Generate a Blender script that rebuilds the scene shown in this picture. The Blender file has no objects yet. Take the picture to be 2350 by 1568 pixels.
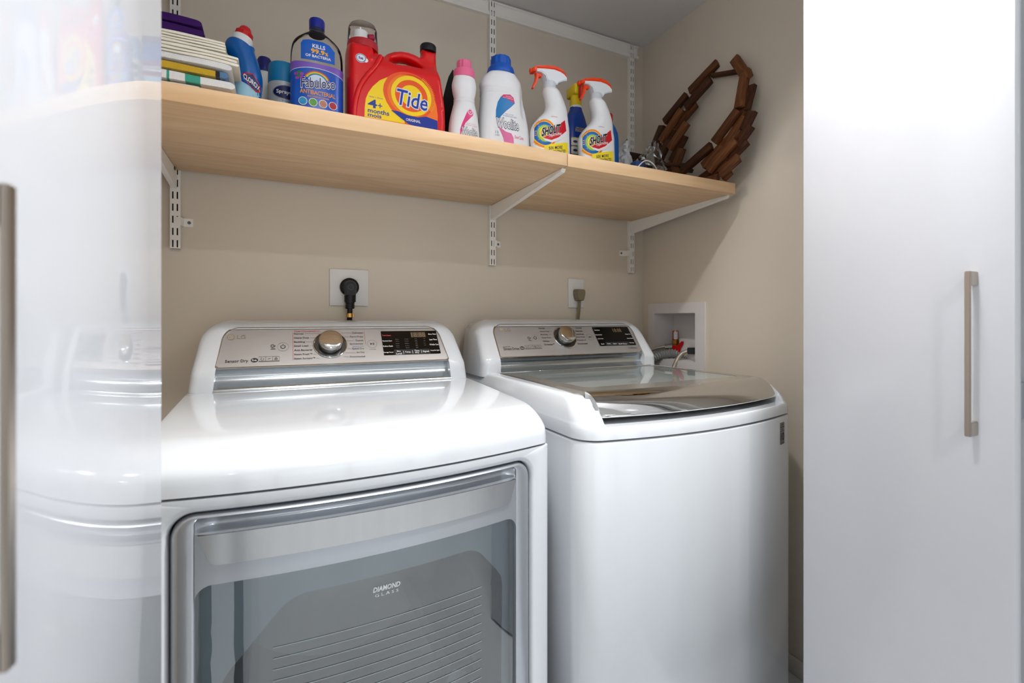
import bpy, bmesh, math, random
from mathutils import Vector, Matrix
from mathutils.bvhtree import BVHTree
R = math.radians
random.seed(7)
S = bpy.context.scene
C = S.collection
CZ = 1.03                       # height of the lens above the floor; every z below is given relative to it
# ------------------------------------------------------------------ camera
cam = bpy.data.cameras.new('camera')
cam.sensor_width = 36.0
cam.lens = 36.0 * 1106.0 / 2350.0
cam.shift_y = -51.0 / 2350.0
cam.clip_start = 0.02
co = bpy.data.objects.new('camera', cam); C.objects.link(co)
co.location = (0, 0, CZ); co.rotation_euler = (R(90), 0, R(-26.02))
S.camera = co
cam.dof.use_dof = True; cam.dof.focus_distance = 1.25; cam.dof.aperture_fstop = 5.0
# ------------------------------------------------------------------ world, lights, exposure
w = bpy.data.worlds.new('world'); S.world = w; w.use_nodes = True
w.node_tree.nodes['Background'].inputs[0].default_value = (0.8, 0.88, 1.0, 1)
w.node_tree.nodes['Background'].inputs[1].default_value = 0.25
def area(name, loc, rot, sx, sy, power, col, shape='RECTANGLE', spread=180):
    l = bpy.data.lights.new(name, 'AREA'); l.shape = shape; l.size = sx
    if shape in ('RECTANGLE', 'ELLIPSE'): l.size_y = sy
    l.energy = power; l.color = col; l.spread = R(spread)
    o = bpy.data.objects.new(name, l); C.objects.link(o)
    o.location = (loc[0], loc[1], loc[2] + CZ); o.rotation_euler = rot
    return o
WARM = (1.0, 0.988, 0.975)
CANS = [(0.78, 0.43, 25.0), (0.10, 0.38, 7.5), (0.22, -1.0, 7.0), (1.7, -1.0, 2.5), (-1.1, -1.0, 2.5), (0.22, -2.3, 2.5), (1.7, -2.3, 2.5), (-1.1, -2.3, 2.5)]
area('window_light', (-2.15, -1.4, 0.35), (R(90), 0, R(-90)), 1.8, 1.3, 3, (0.86, 0.93, 1.0))
area('rear_fill_light', (0.6, -3.1, -0.2), (R(90), 0, R(180)), 3.6, 1.6, 21, (0.88, 0.94, 1.0))  # added frontal fill with no known source, brightens machine fronts and back wall
for i, (x, y, p) in enumerate(CANS):
    area('can_light', (x, y, 1.235), (0, 0, 0), 0.11, 0.11, p, WARM, 'DISK')
S.view_settings.view_transform = 'Standard'; S.view_settings.look = 'None'
S.view_settings.exposure = 0.52; S.view_settings.gamma = 1.0
S.view_settings.use_curve_mapping = False
# ------------------------------------------------------------------ materials
MATS = {}
def mat(name, col, rough=0.5, metal=0.0, spec=0.5, coat=0.0, var=0.0, vscale=30.0, bump=0.0, bscale=200.0, emit=0.0, trans=0.0, ior=1.45, alpha=1.0, stretch=None, sheen=0.0, aniso=0.0):
    if name in MATS: return MATS[name]
    m = bpy.data.materials.new(name); m.use_nodes = True; MATS[name] = m
    nt = m.node_tree; b = nt.nodes['Principled BSDF']
    c = tuple(pow(max(v, 0) / 255.0, 2.2) for v in col) + (1,)
    b.inputs['Base Color'].default_value = c
    b.inputs['Roughness'].default_value = rough; b.inputs['Metallic'].default_value = metal
    b.inputs['Specular IOR Level'].default_value = spec; b.inputs['Coat Weight'].default_value = coat
    b.inputs['Coat Roughness'].default_value = 0.03
    b.inputs['Transmission Weight'].default_value = trans; b.inputs['IOR'].default_value = ior
    b.inputs['Alpha'].default_value = alpha; b.inputs['Sheen Weight'].default_value = sheen
    b.inputs['Anisotropic'].default_value = aniso
    tc = nt.nodes.new('ShaderNodeTexCoord'); mp = nt.nodes.new('ShaderNodeMapping')
    nt.links.new(tc.outputs['Object'], mp.inputs['Vector'])
    if stretch: mp.inputs['Scale'].default_value = stretch
    nz = nt.nodes.new('ShaderNodeTexNoise'); nz.inputs['Scale'].default_value = vscale; nz.inputs['Detail'].default_value = 4
    nt.links.new(mp.outputs[0], nz.inputs['Vector'])
    mx = nt.nodes.new('ShaderNodeMix'); mx.data_type = 'RGBA'
    v = var if var else 0.015
    mx.inputs['A'].default_value = tuple(min(1, q * (1 - v)) for q in c[:3]) + (1,)
    mx.inputs['B'].default_value = tuple(min(1, q * (1 + v)) for q in c[:3]) + (1,)
    nt.links.new(nz.outputs['Fac'], mx.inputs['Factor']); nt.links.new(mx.outputs['Result'], b.inputs['Base Color'])
    if bump:
        n2 = nt.nodes.new('ShaderNodeTexNoise'); n2.inputs['Scale'].default_value = bscale; n2.inputs['Detail'].default_value = 3
        nt.links.new(mp.outputs[0], n2.inputs['Vector'])
        bp = nt.nodes.new('ShaderNodeBump'); bp.inputs['Strength'].default_value = bump; bp.inputs['Distance'].default_value = 0.002
        nt.links.new(n2.outputs['Fac'], bp.inputs['Height']); nt.links.new(bp.outputs[0], b.inputs['Normal'])
    if emit:
        b.inputs['Emission Color'].default_value = c; b.inputs['Emission Strength'].default_value = emit
    return m
def glassy(name, tint, refl, rough=0.02, base=0.0):
    """clear sheet: tinted see-through mixed with a mirror by the Fresnel curve"""
    if name in MATS: return MATS[name]
    m = bpy.data.materials.new(name); m.use_nodes = True; MATS[name] = m
    nt = m.node_tree; nt.nodes.clear()
    out = nt.nodes.new('ShaderNodeOutputMaterial'); tr = nt.nodes.new('ShaderNodeBsdfTransparent'); gl = nt.nodes.new('ShaderNodeBsdfGlossy')
    fr = nt.nodes.new('ShaderNodeFresnel'); fr.inputs['IOR'].default_value = refl; mx = nt.nodes.new('ShaderNodeMixShader')
    tr.inputs[0].default_value = tint + (1,); gl.inputs['Roughness'].default_value = rough; gl.inputs[0].default_value = (0.95, 0.98, 1, 1)
    nz = nt.nodes.new('ShaderNodeTexNoise'); nz.inputs['Scale'].default_value = 6
    ad = nt.nodes.new('ShaderNodeMath'); ad.operation = 'MULTIPLY_ADD'; ad.inputs[1].default_value = 0.02; ad.inputs[2].default_value = rough
    nt.links.new(nz.outputs['Fac'], ad.inputs[0]); nt.links.new(ad.outputs[0], gl.inputs['Roughness'])
    nt.links.new(fr.outputs[0], mx.inputs[0]); nt.links.new(tr.outputs[0], mx.inputs[1]); nt.links.new(gl.outputs[0], mx.inputs[2])
    nt.links.new(mx.outputs[0], out.inputs[0])
    return m
def wood(name, c1, c2, rough, axis_scale, spec=0.4, dist=6.0):
    if name in MATS: return MATS[name]
    m = mat(name, c1, rough, spec=spec); nt = m.node_tree; b = nt.nodes['Principled BSDF']
    mp = [n for n in nt.nodes if n.type == 'MAPPING'][0]; mp.inputs['Scale'].default_value = axis_scale
    wv = nt.nodes.new('ShaderNodeTexNoise'); wv.inputs['Scale'].default_value = 9; wv.inputs['Detail'].default_value = 8; wv.inputs['Distortion'].default_value = dist
    nt.links.new(mp.outputs[0], wv.inputs['Vector'])
    cr = nt.nodes.new('ShaderNodeValToRGB')
    cr.color_ramp.elements[0].position = 0.3; cr.color_ramp.elements[1].position = 0.72
    L = lambda q: tuple(pow(v / 255.0, 2.2) for v in q) + (1,)
    cr.color_ramp.elements[0].color = L(c2); cr.color_ramp.elements[1].color = L(c1)
    nt.links.new(wv.outputs['Fac'], cr.inputs[0]); nt.links.new(cr.outputs[0], b.inputs['Base Color'])
    return m
M_wall = mat('wall_paint', (217, 206, 190), 0.62, var=0.02, vscale=5, bump=0.06, bscale=450)
M_ceil = mat('ceiling_paint', (226, 225, 225), 0.8, bump=0.05)
M_room = mat('room_paint', (228, 228, 226), 0.7)
M_floor = mat('floor_tile', (202, 205, 208), 0.25, var=0.05, vscale=3)
M_white = mat('white_enamel', (200, 204, 209), 0.10, spec=0.5, coat=0.6)
M_cab = mat('white_cabinet_enamel', (200, 204, 209), 0.16, spec=0.5, coat=0.3)
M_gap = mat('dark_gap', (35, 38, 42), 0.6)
M_door = mat('gloss_white_lacquer', (190, 193, 199), 0.03, spec=0.5, coat=0.4)
M_doorR = mat('satin_white_lacquer', (192, 193, 198), 0.14, spec=0.5)
M_nickel = mat('brushed_nickel', (178, 168, 158), 0.32, 1.0, var=0.04, vscale=300, stretch=(1, 1, 0.02))
M_shelf = wood('maple', (226, 194, 156), (206, 168, 126), 0.38, (0.22, 2.2, 2.2), dist=2.0)
M_bracket = mat('white_powder_coat', (242, 239, 233), 0.4)
M_silver = mat('silver_paint', (172, 176, 182), 0.28, 0.75, var=0.02)
M_steel = mat('brushed_steel', (186, 187, 188), 0.2, 1.0, var=0.1, vscale=14, stretch=(4, 1, 0.2), aniso=0.5)
M_panel = mat('brushed_console_panel', (160, 157, 156), 0.36, 0.55, var=0.03, vscale=400, stretch=(0.05, 1, 8))
M_band = mat('satin_silver_band', (186, 192, 196), 0.2, 0.95)
M_chrome = mat('chrome', (215, 214, 212), 0.06, 1.0)
M_plast = mat('white_plastic', (226, 225, 223), 0.35)
M_black = mat('black_plastic', (16, 16, 17), 0.42, spec=0.4)
M_disp = mat('black_display', (12, 12, 13), 0.08, spec=0.5)
M_dispbar = mat('dark_display_bar', (48, 49, 52), 0.2)
PRINT = {'black': mat('print_black', (32, 32, 34), 0.6), 'grey': mat('print_grey', (88, 86, 86), 0.6), 'gold': mat('print_gold', (138, 126, 110), 0.6),
  'red': mat('print_red', (176, 70, 74), 0.6), 'blue': mat('print_blue', (130, 150, 190), 0.6), 'white': mat('print_white', (225, 225, 225), 0.5),
  'redlit': mat('print_bright_red', (214, 70, 78), 0.5), 'amber': mat('print_amber', (118, 98, 72), 0.5), 'dim': mat('print_dim', (92, 92, 94), 0.6)}
# ------------------------------------------------------------------ mesh helpers
def thing(name, label, cat, loc, rot=(0, 0, 0), group=None, kind=None):
    o = bpy.data.objects.new(name, None); C.objects.link(o); o.empty_display_size = 0.05
    o.location = (loc[0], loc[1], loc[2] + CZ); o.rotation_euler = rot
    tag(o, label, cat, group, kind); return o
def tag(o, label=None, cat=None, group=None, kind=None):
    if label: o['label'] = label
    if cat: o['category'] = cat
    if group: o['group'] = group
    if kind: o['kind'] = kind
    return o
def root_of(o):
    while o.parent: o = o.parent
    return o
def obj(name, bm, m, parent=None, smooth=38, local=False, label=None):
    """link one bmesh as one object; coordinates are (x, y, z above the lens) unless local"""
    if not local:
        off = Vector((0, 0, CZ))
        if parent: off = off - root_of(parent).location
        bmesh.ops.translate(bm, verts=bm.verts, vec=off)
    me = bpy.data.meshes.new(name); bm.normal_update(); bm.to_mesh(me); bm.free()
    me.materials.append(m)
    if smooth:
        me.polygons.foreach_set('use_smooth', [True] * len(me.polygons))
        me.set_sharp_from_angle(angle=R(smooth))
    o = bpy.data.objects.new(name, me); C.objects.link(o)
    if parent: o.parent = parent
    if label: o['label'] = label
    return o
def struct(name, bm, m, parent=None, smooth=38):
    o = obj(name, bm, m, parent, smooth)
    if not parent: o['kind'] = 'structure'
    return o
def B(): return bmesh.new()
def box(bm, x0, x1, y0, y1, z0, z1, bev=0.0, seg=2):
    vs = [bm.verts.new(p) for p in ((x0, y0, z0), (x1, y0, z0), (x1, y1, z0), (x0, y1, z0), (x0, y0, z1), (x1, y0, z1), (x1, y1, z1), (x0, y1, z1))]
    fs = [bm.faces.new([vs[i] for i in q]) for q in ((3, 2, 1, 0), (4, 5, 6, 7), (0, 1, 5, 4), (1, 2, 6, 5), (2, 3, 7, 6), (3, 0, 4, 7))]
    if bev:
        es = list({e for f in fs for e in f.edges})
        bmesh.ops.bevel(bm, geom=es, offset=bev, segments=seg, affect='EDGES', profile=0.5)
    return vs
def bx(*a, **k):
    bm = B(); box(bm, *a, **k); return bm
def loft(bm, loops, closed=True, cap0=True, cap1=True, flip=False):
    rows = [[bm.verts.new(p) for p in l] for l in loops]
    n = len(rows[0])
    for a, b in zip(rows, rows[1:]):
        for i in range(n if closed else n - 1):
            j = (i + 1) % n
            q = [a[i], a[j], b[j], b[i]]
            try: bm.faces.new(q[::-1] if flip else q)
            except ValueError: pass
    if cap0: bm.faces.new(rows[0][::-1] if not flip else rows[0])
    if cap1: bm.faces.new(rows[-1] if not flip else rows[-1][::-1])
    return rows
def lathe(bm, prof, n=32, cx=0, cy=0, M=None, a0=0.0):
    loops = [[(cx + r * math.cos(a0 + 2 * math.pi * i / n), cy + r * math.sin(a0 + 2 * math.pi * i / n), z) for i in range(n)] for r, z in prof]
    if M: loops = [[tuple(M @ Vector(p)) for p in l] for l in loops]
    return loft(bm, loops)
def tube(bm, path, r, n=12, caps=True):
    P = [Vector(p) for p in path]; loops = []
    rr = r if isinstance(r, (list, tuple)) else [r] * len(P)
    up = Vector((0.13, 0.27, 0.95))
    for i, p in enumerate(P):
        t = (P[min(i + 1, len(P) - 1)] - P[max(i - 1, 0)]).normalized()
        a = t.cross(up)
        if a.length < 1e-3: a = t.cross(Vector((1, 0, 0)))
        a.normalize(); b = t.cross(a); up = a.cross(t)
        loops.append([tuple(p + rr[i] * (math.cos(2 * math.pi * k / n) * a + math.sin(2 * math.pi * k / n) * b)) for k in range(n)])
    loft(bm, loops, cap0=caps, cap1=caps, flip=True)
def cat(pts, m=8):
    """Catmull-Rom through points of any dimension"""
    out = []; n = len(pts)
    for i in range(n - 1):
        p0, p1, p2, p3 = pts[max(i - 1, 0)], pts[i], pts[i + 1], pts[min(i + 2, n - 1)]
        for k in range(m):
            t = k / m
            out.append(tuple(0.5 * (2 * b + (c - a) * t + (2 * a - 5 * b + 4 * c - d) * t * t + (3 * b - a - 3 * c + d) * t ** 3) for a, b, c, d in zip(p0, p1, p2, p3)))
    out.append(tuple(pts[-1])); return out
def rpoly(corners, radii, ns=8, nc=6):
    """closed outline of a polygon with rounded corners; same count for same number of corners"""
    n = len(corners); out = []; arcs = []
    for i in range(n):
        p = Vector(corners[i]); a = (Vector(corners[i - 1]) - p).normalized(); b = (Vector(corners[(i + 1) % n]) - p).normalized()
        ang = a.angle(b); r = max(radii[i], 1e-5); d = r / math.tan(ang / 2)
        c = p + (a + b).normalized() * (r / math.sin(ang / 2)); s = p + a * d; e = p + b * d
        v0 = s - c; v1 = e - c; th = v0.angle(v1); pts = []
        for k in range(nc + 1):
            t = k / nc
            pts.append(c + (v0 * math.sin((1 - t) * th) + v1 * math.sin(t * th)) / math.sin(th))
        arcs.append(pts)
    for i in range(n):
        out += arcs[i]
        s, e = arcs[i][-1], arcs[(i + 1) % n][0]
        for k in range(1, ns): out.append(s + (e - s) * (k / ns))
    return [tuple(p) for p in out]
def rrect(x0, x1, z0, z1, r, ns=8, nc=6):
    r = r if isinstance(r, (list, tuple)) else [r] * 4
    return rpoly([(x0, z0), (x1, z0), (x1, z1), (x0, z1)], r, ns, nc)
def ell(cx, cz, rx, rz, n=32): return [(cx + rx * math.cos(2 * math.pi * i / n), cz + rz * math.sin(2 * math.pi * i / n)) for i in range(n)]
def poly_bm(polys, maxlen=None):
    """2-D outlines [(outer, [holes])] filled and cut fine enough to follow a curved surface"""
    bm = B()
    for outer, holes in polys:
        es = []
        for loop in [outer] + list(holes):
            vs = [bm.verts.new((p[0], 0, p[1])) for p in loop]
            es += [bm.edges.new((vs[i], vs[(i + 1) % len(vs)])) for i in range(len(vs))]
        bmesh.ops.triangle_fill(bm, use_beauty=True, use_dissolve=False, edges=es, normal=(0, -1, 0))
    refine(bm, maxlen); return bm
def refine(bm, maxlen):
    if not maxlen: return
    for _ in range(7):
        es = [e for e in bm.edges if e.calc_length() > maxlen]
        if not es or len(bm.verts) > 30000: break
        bmesh.ops.subdivide_edges(bm, edges=es, cuts=1)
        bmesh.ops.triangulate(bm, faces=[f for f in bm.faces if len(f.verts) > 3])
def mapped(bm, f):
    for v in bm.verts: v.co = Vector(f(v.co.x, v.co.z))
    for fc in bm.faces:
        fc.normal_update()
    if sum(fc.normal.y * fc.calc_area() for fc in bm.faces) > 0: bmesh.ops.reverse_faces(bm, faces=bm.faces)
    return bm
def slab(polys, f, back, maxlen=None):
    """a plate: front face mapped by f, its edges running back along +y by back"""
    bm = mapped(poly_bm(polys, maxlen), f)
    be = [e for e in bm.edges if e.is_boundary]
    r = bmesh.ops.extrude_edge_only(bm, edges=be)
    for v in r['geom']:
        if isinstance(v, bmesh.types.BMVert): v.co.y += back
    bmesh.ops.recalc_face_normals(bm, faces=bm.faces)
    return bm
TXT = {}
def text2d(s, bold=0.0, shear=0.0):
    k = (s, bold, shear)
    if k not in TXT:
        cu = bpy.data.curves.new('lettering', 'FONT'); cu.body = s; cu.size = 1; cu.resolution_u = 2; cu.offset = bold; cu.shear = shear
        o = bpy.data.objects.new('lettering', cu); me = o.to_mesh()
        vs = [(v.co.x, v.co.y) for v in me.vertices]; fs = [tuple(p.vertices) for p in me.polygons]
        o.to_mesh_clear(); bpy.data.objects.remove(o); bpy.data.curves.remove(cu)
        TXT[k] = (vs, fs)
    return TXT[k]
def add_text(bm, s, rect, bold=0.0, shear=0.0, warp=None, pad=None):
    """lettering filling the rectangle (x0, z0, x1, z1); warp bends it in the plane; pad keeps the box of thinner letters"""
    vs, fs = text2d(s, bold, shear)
    rv = text2d(s, pad, shear)[0] if pad is not None else vs
    ax, bx_ = min(v[0] for v in rv), max(v[0] for v in rv); az, bz = min(v[1] for v in rv), max(v[1] for v in rv)
    x0, z0, x1, z1 = rect; nv = []
    for x, z in vs:
        p = (x0 + (x - ax) / (bx_ - ax) * (x1 - x0), z0 + (z - az) / max(bz - az, 1e-6) * (z1 - z0))
        if warp: p = warp(*p)
        nv.append(bm.verts.new((p[0], 0, p[1])))
    for q in fs:
        try: bm.faces.new([nv[i] for i in q])
        except ValueError: pass
def text_part(name, items, m, parent, f, bold=0.006, shear=0.0, local=False, maxlen=None, warp=None, pad=None):
    if len(items) > 1:
        return [text_part(name, [it], m, parent, f, bold, shear, local, maxlen, warp, pad) for it in items][0]
    bm = B()
    for s, rect in items: add_text(bm, s, rect, bold, shear, warp, pad)
    refine(bm, maxlen)
    return obj(name, mapped(bm, f), m, parent, smooth=0, local=local)
def flat_part(name, polys, m, parent, f, local=False, maxlen=None):
    polys = [p if isinstance(p, tuple) and isinstance(p[0], list) else (p, []) for p in polys]
    if len(polys) > 1 and name in ('separator', 'group_line', 'he_badge', 'seal_tick', 'leader_line'):
        return [flat_part(name, [p], m, parent, f, local, maxlen) for p in polys][0]
    return obj(name, mapped(poly_bm(polys, maxlen), f), m, parent, smooth=60, local=local)
# ================================================================== the setting
XL, XR, YB, ZC, ZF = -0.42, 1.357, 1.55, 1.118, -CZ
struct('floor', bx(-2.3, 3.2, -3.3, 1.65, ZF - 0.1, ZF), M_floor)
struct('wall_back', bx(XL - 0.1, XR + 0.1, YB, YB + 0.1, ZF, ZC), M_wall)
struct('wall_left', bx(XL - 0.1, XL, 0.62, YB, ZF, ZC), M_wall)
BX = (1.262, 1.482, -0.160, 0.028)       # recess in the right wall: y0, y1, z0, z1
bm = B()
for y0, y1, z0, z1 in ((0.62, BX[0], ZF, ZC), (BX[1], YB, ZF, ZC), (BX[0], BX[1], ZF, BX[2]), (BX[0], BX[1], BX[3], ZC)): box(bm, XR, XR + 0.1, y0, y1, z0, z1)
struct('wall_right', bm, M_wall)
struct('ceiling', bx(XL - 0.1, XR + 0.1, 0.62, YB + 0.1, ZC, ZC + 0.1), M_ceil)
# front wall of the closet: piers beside the opening and the header above it
bm = B()
box(bm, -2.3, -0.19, 0.54, 0.62, ZF, 1.25); box(bm, 1.03, 3.2, 0.54, 0.62, ZF, 1.25); box(bm, -0.19, 1.03, 0.54, 0.62, 1.05, 1.25)
struct('wall_front', bm, M_room)
croom = struct('ceiling_room', bx(-2.3, 3.2, -3.3, 0.62, 1.25, 1.35), M_room)
struct('wall_room_left', bx(-2.4, -2.3, -3.3, 0.54, ZF, 1.25), M_room)
struct('wall_room_right', bx(3.2, 3.3, -3.3, 0.54, ZF, 1.25), M_room)
struct('wall_room_rear', bx(-2.4, 3.3, -3.4, -3.3, ZF, 1.25), M_room)
for x, y, p in CANS:
    bm = B(); lathe(bm, [(0.060, 1.2495), (0.060, 1.241), (0.078, 1.243), (0.080, 1.2495)], 32, x, y); obj('light_trim', bm, M_plast, croom)
def window_frame(name, cx, hw, cz, hh, rear):
    bm = B()
    for a0, a1, z0, z1 in ((cx - hw - 0.06, cx - hw, cz - hh - 0.06, cz + hh + 0.06), (cx + hw, cx + hw + 0.06, cz - hh - 0.06, cz + hh + 0.06), (cx - hw, cx + hw, cz - hh - 0.06, cz - hh), (cx - hw, cx + hw, cz + hh, cz + hh + 0.06)):
        if rear: box(bm, a0, a1, -3.3, -3.09, z0, z1)
        else: box(bm, -2.3, -2.14, a0, a1, z0, z1)
    struct(name, bm, M_plast)
window_frame('rear_fill_frame', 0.6, 1.8, -0.2, 0.8, True); window_frame('window_2', -1.4, 0.9, 0.35, 0.65, False)  # the first frame is made up, set around the rear fill light
struct('reflection_panel', bx(2.5, 3.15, -3.32, -3.26, ZF, 0.98, bev=0.004), mat('brown_reflection_panel', (96, 70, 50), 0.4))  # unseen brown panel, added so the metal reflects something darker
struct('reflection_bar_3', bx(1.73, 1.81, -3.11, -3.05, -1.0, 0.6, bev=0.004), mat('dark_reflection_bar', (60, 58, 56), 0.4))  # unseen dark bar, added for contrast in the steel's reflections
struct('reflection_bar_1', bx(-0.65, -0.57, -3.11, -3.05, -1.0, 0.6, bev=0.004), mat('dark_reflection_bar', (60, 58, 56), 0.4)); struct('reflection_bar_2', bx(0.56, 0.64, -3.11, -3.05, -1.0, 0.6, bev=0.004), mat('dark_reflection_bar', (60, 58, 56), 0.4))  # two more bars added only to be reflected
struct('baseboard_right', bx(XR - 0.012, XR, 0.62, YB, ZF, ZF + 0.048, bev=0.003), mat('baseboard_white', (205, 200, 192), 0.4))
# ------------------------------------------------------------------ folded-open closet doors with bar handles
def bar_handle(parent, frame, t, z0, z1, m):
    """frame(t, n, z): t along the leaf, n out of its face"""
    h = B()
    def seg(t0, t1, n0, n1, za, zb, bev):
        vs = box(h, t0, t1, n0, n1, za, zb)
        es = list({e for v in vs for e in v.link_edges}); bmesh.ops.bevel(h, geom=es, offset=bev, segments=2, affect='EDGES')
    seg(t - 0.0035, t + 0.0035, 0.020, 0.0235, z0, z1, 0.0008)
    for za, zb in ((z0, z0 + 0.02), (z1 - 0.02, z1)): seg(t - 0.0035, t + 0.0035, 0.0, 0.021, za, zb, 0.0008)
    for v in h.verts: v.co = Vector(frame(v.co.x, v.co.y, v.co.z))
    bmesh.ops.recalc_face_normals(h, faces=h.faces)
    return obj('handle', h, m, parent, label='brushed metal bar handle')
def leaf(name, E, d, width, m, nrm, th=0.02):
    fr = lambda t, n, z: (E[0] + d[0] * t + nrm[0] * n, E[1] + d[1] * t + nrm[1] * n, z)
    h = B(); box(h, 0, width, -th, 0, ZF + 0.01, 1.0, bev=0.0015)
    for v in h.verts: v.co = Vector(fr(*v.co))
    bmesh.ops.recalc_face_normals(h, faces=h.faces)
    return struct(name, h, m), fr
dl, frl = leaf('door_1', (-0.1035, 0.588), (-0.107, -0.9943), 0.305, M_door, (0.9943, -0.107))
bar_handle(dl, frl, 0.2835, -0.1625, 0.0625, M_nickel)
dr, frr = leaf('door_2', (0.900, 0.581), (0.0, -1.0), 0.293, M_doorR, (-1.0, 0.0))
bar_handle(dr, frr, 0.581 - 0.3297, -0.166, 0.068, M_nickel)
d3, _ = leaf('door_3', (0.945, 0.575), (0.0, -1.0), 0.33, M_door, (-1.0, 0.0))
# ------------------------------------------------------------------ shelving hardware
SZ0, SZ1, SY0 = 0.394, 0.4275, 1.05
def upright(xc, lab):
    x0, x1 = xc - 0.0115, xc + 0.0115; y0, y1 = YB - 0.016, YB - 0.0005; z0, z1 = 0.1875, 1.108
    bm = B(); xs = [x0, xc - 0.0066, xc - 0.0034, xc + 0.0034, xc + 0.0066, x1]; zs = [z0]
    k = 0
    while z0 + 0.002 + k * 0.032 + 0.02 < z1: zs += [z0 + 0.003 + k * 0.032, z0 + 0.022 + k * 0.032]; k += 1
    zs.append(z1); g = {}
    V = lambda i, j, y: g.setdefault((i, j, y), bm.verts.new((xs[i], y, zs[j]))) if (i, j, y) not in g else g[(i, j, y)]
    for j in range(len(zs) - 1):
        for i in range(5):
            if i in (1, 3) and j % 2 == 1: continue
            bm.faces.new([V(i, j, y0), V(i + 1, j, y0), V(i + 1, j + 1, y0), V(i, j + 1, y0)])
        for i in (0, 5): bm.faces.new([V(i, j, y0), V(i, j + 1, y0), V(i, j + 1, y1), V(i, j, y1)])
    r = bmesh.ops.recalc_face_normals(bm, faces=bm.faces)
    o = obj('slotted_upright', bm, M_bracket, smooth=0); tag(o, lab, 'shelf upright', 'slotted shelf uprights')
    o.modifiers.new('plate', 'SOLIDIFY').thickness = 0.0014
    obj('channel_shade', bx(x0 + 0.002, x1 - 0.002, y1 - 0.004, y1 - 0.001, z0 + 0.001, z1 - 0.001), M_gap, o, label='dark strip standing in for shade inside the channel')  # dark colour stands in for the shade seen through the slots
UX = (-0.2413, 0.675, 1.288)
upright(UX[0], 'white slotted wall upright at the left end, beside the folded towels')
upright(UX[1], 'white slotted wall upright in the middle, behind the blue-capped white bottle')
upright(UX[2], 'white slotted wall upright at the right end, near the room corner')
M_clipdark = mat('dark_bracket_peg', (70, 60, 48), 0.5)
def bracket(xc, lab):
    bm = B(); hw = 0.0065
    pr = [(YB - 0.017, SZ0), (YB - 0.017, 0.345), (YB - 0.03, 0.3455), (1.075, SZ0 - 0.009), (1.07, SZ0 - 0.001), (1.07, SZ0)]
    loft(bm, [[(xc - hw, y, z) for y, z in pr], [(xc + hw, y, z) for y, z in pr]])
    bmesh.ops.recalc_face_normals(bm, faces=bm.faces)
    bmesh.ops.bevel(bm, geom=bm.edges[:], offset=0.0012, segments=2, affect='EDGES')
    t = thing('shelf_bracket', lab, 'shelf bracket', (xc, YB - 0.02, 0.345), group='shelf brackets')
    obj('arm', bm, M_bracket, t)
    obj('peg', bx(xc + hw - 0.001, xc + hw + 0.002, 1.49, 1.502, SZ0 - 0.009, SZ0 - 0.002), M_clipdark, t)
bracket(UX[0] - 0.002, 'white tapered shelf bracket at the far left, half hidden by the left door')
bracket(UX[1] - 0.002, 'white tapered shelf bracket in the middle, under the joint of the two boards')
bracket(UX[2] - 0.002, 'white tapered shelf bracket at the right end of the short board')
M_screw = mat('zinc_screw', (110, 120, 125), 0.35, 0.9)
def clip(x0, x1, side, zc, lab):
    t = thing('wall_clip', lab, 'wall clip', ((x0 + x1) / 2, YB, zc - 0.012), group='wall clips')
    bm = B(); a, b = (x0, x1) if side > 0 else (x1, x0)      # a by the upright, b at the tab's end
    pr = [(a, YB - 0.0175), (a + side * 0.012, YB - 0.0175), (a + side * 0.0165, YB - 0.0015), (b, YB - 0.0015)]
    top = [(p[0], p[1], zc + 0.011) for p in pr]; bot = [(p[0], p[1], zc - 0.011) for p in pr]
    vt = [bm.verts.new(p) for p in top]; vb = [bm.verts.new(p) for p in bot]
    for i in range(3): bm.faces.new([vb[i], vb[i + 1], vt[i + 1], vt[i]])
    if side < 0: bmesh.ops.reverse_faces(bm, faces=bm.faces)
    o = obj('tab', bm, M_bracket, t, smooth=0); so = o.modifiers.new('plate', 'SOLIDIFY'); so.thickness = 0.0015
    bm = B(); lathe(bm, [(0.0042, 0), (0.0042, 0.0008), (0.003, 0.0022), (0.001, 0.0024)], 16, M=Matrix.Translation((b - side * 0.009, YB - 0.0015, zc)) @ Matrix.Rotation(R(90), 4, 'X'))
    obj('screw', bm, M_screw, t)
clip(-0.240, -0.203, 1, 0.260, 'white metal wall clip with screw on the left upright')
clip(0.679, 0.7105, 1, 0.264, 'white metal wall clip with screw on the middle upright')
clip(1.236, 1.283, -1, 0.266, 'white metal wall clip with screw on the right upright')
# hanging rail under the ceiling
bm = B()
pr = [(YB, 1.113), (YB - 0.009, 1.113), (YB - 0.009, 1.107), (YB - 0.004, 1.105), (YB - 0.004, 1.074), (YB - 0.011, 1.072), (YB - 0.0125, 1.066), (YB - 0.012, 1.059), (YB, 1.0575)]
loft(bm, [[(XL + 0.005, y, z) for y, z in pr], [(1.325, y, z) for y, z in pr]]); bmesh.ops.recalc_face_normals(bm, faces=bm.faces)
tag(obj('hanging_rail', bm, M_bracket), 'white metal hanging rail along the top of the back wall', 'rail')
bm = B(); box(bm, XL + 0.004, 0.6705, SY0, YB - 0.018, SZ0, SZ1, bev=0.0015)
tag(obj('shelf_board', bm, M_shelf), 'long pale maple shelf board holding the towels and detergent bottles', 'shelf', 'maple shelf boards')
bm = B(); box(bm, 0.6725, 1.292, SY0, YB - 0.018, SZ0 - 0.001, SZ1 - 0.001, bev=0.0015)
tag(obj('shelf_board', bm, M_shelf), 'short pale maple shelf board on the right under the wooden basket', 'shelf', 'maple shelf boards')
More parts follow.
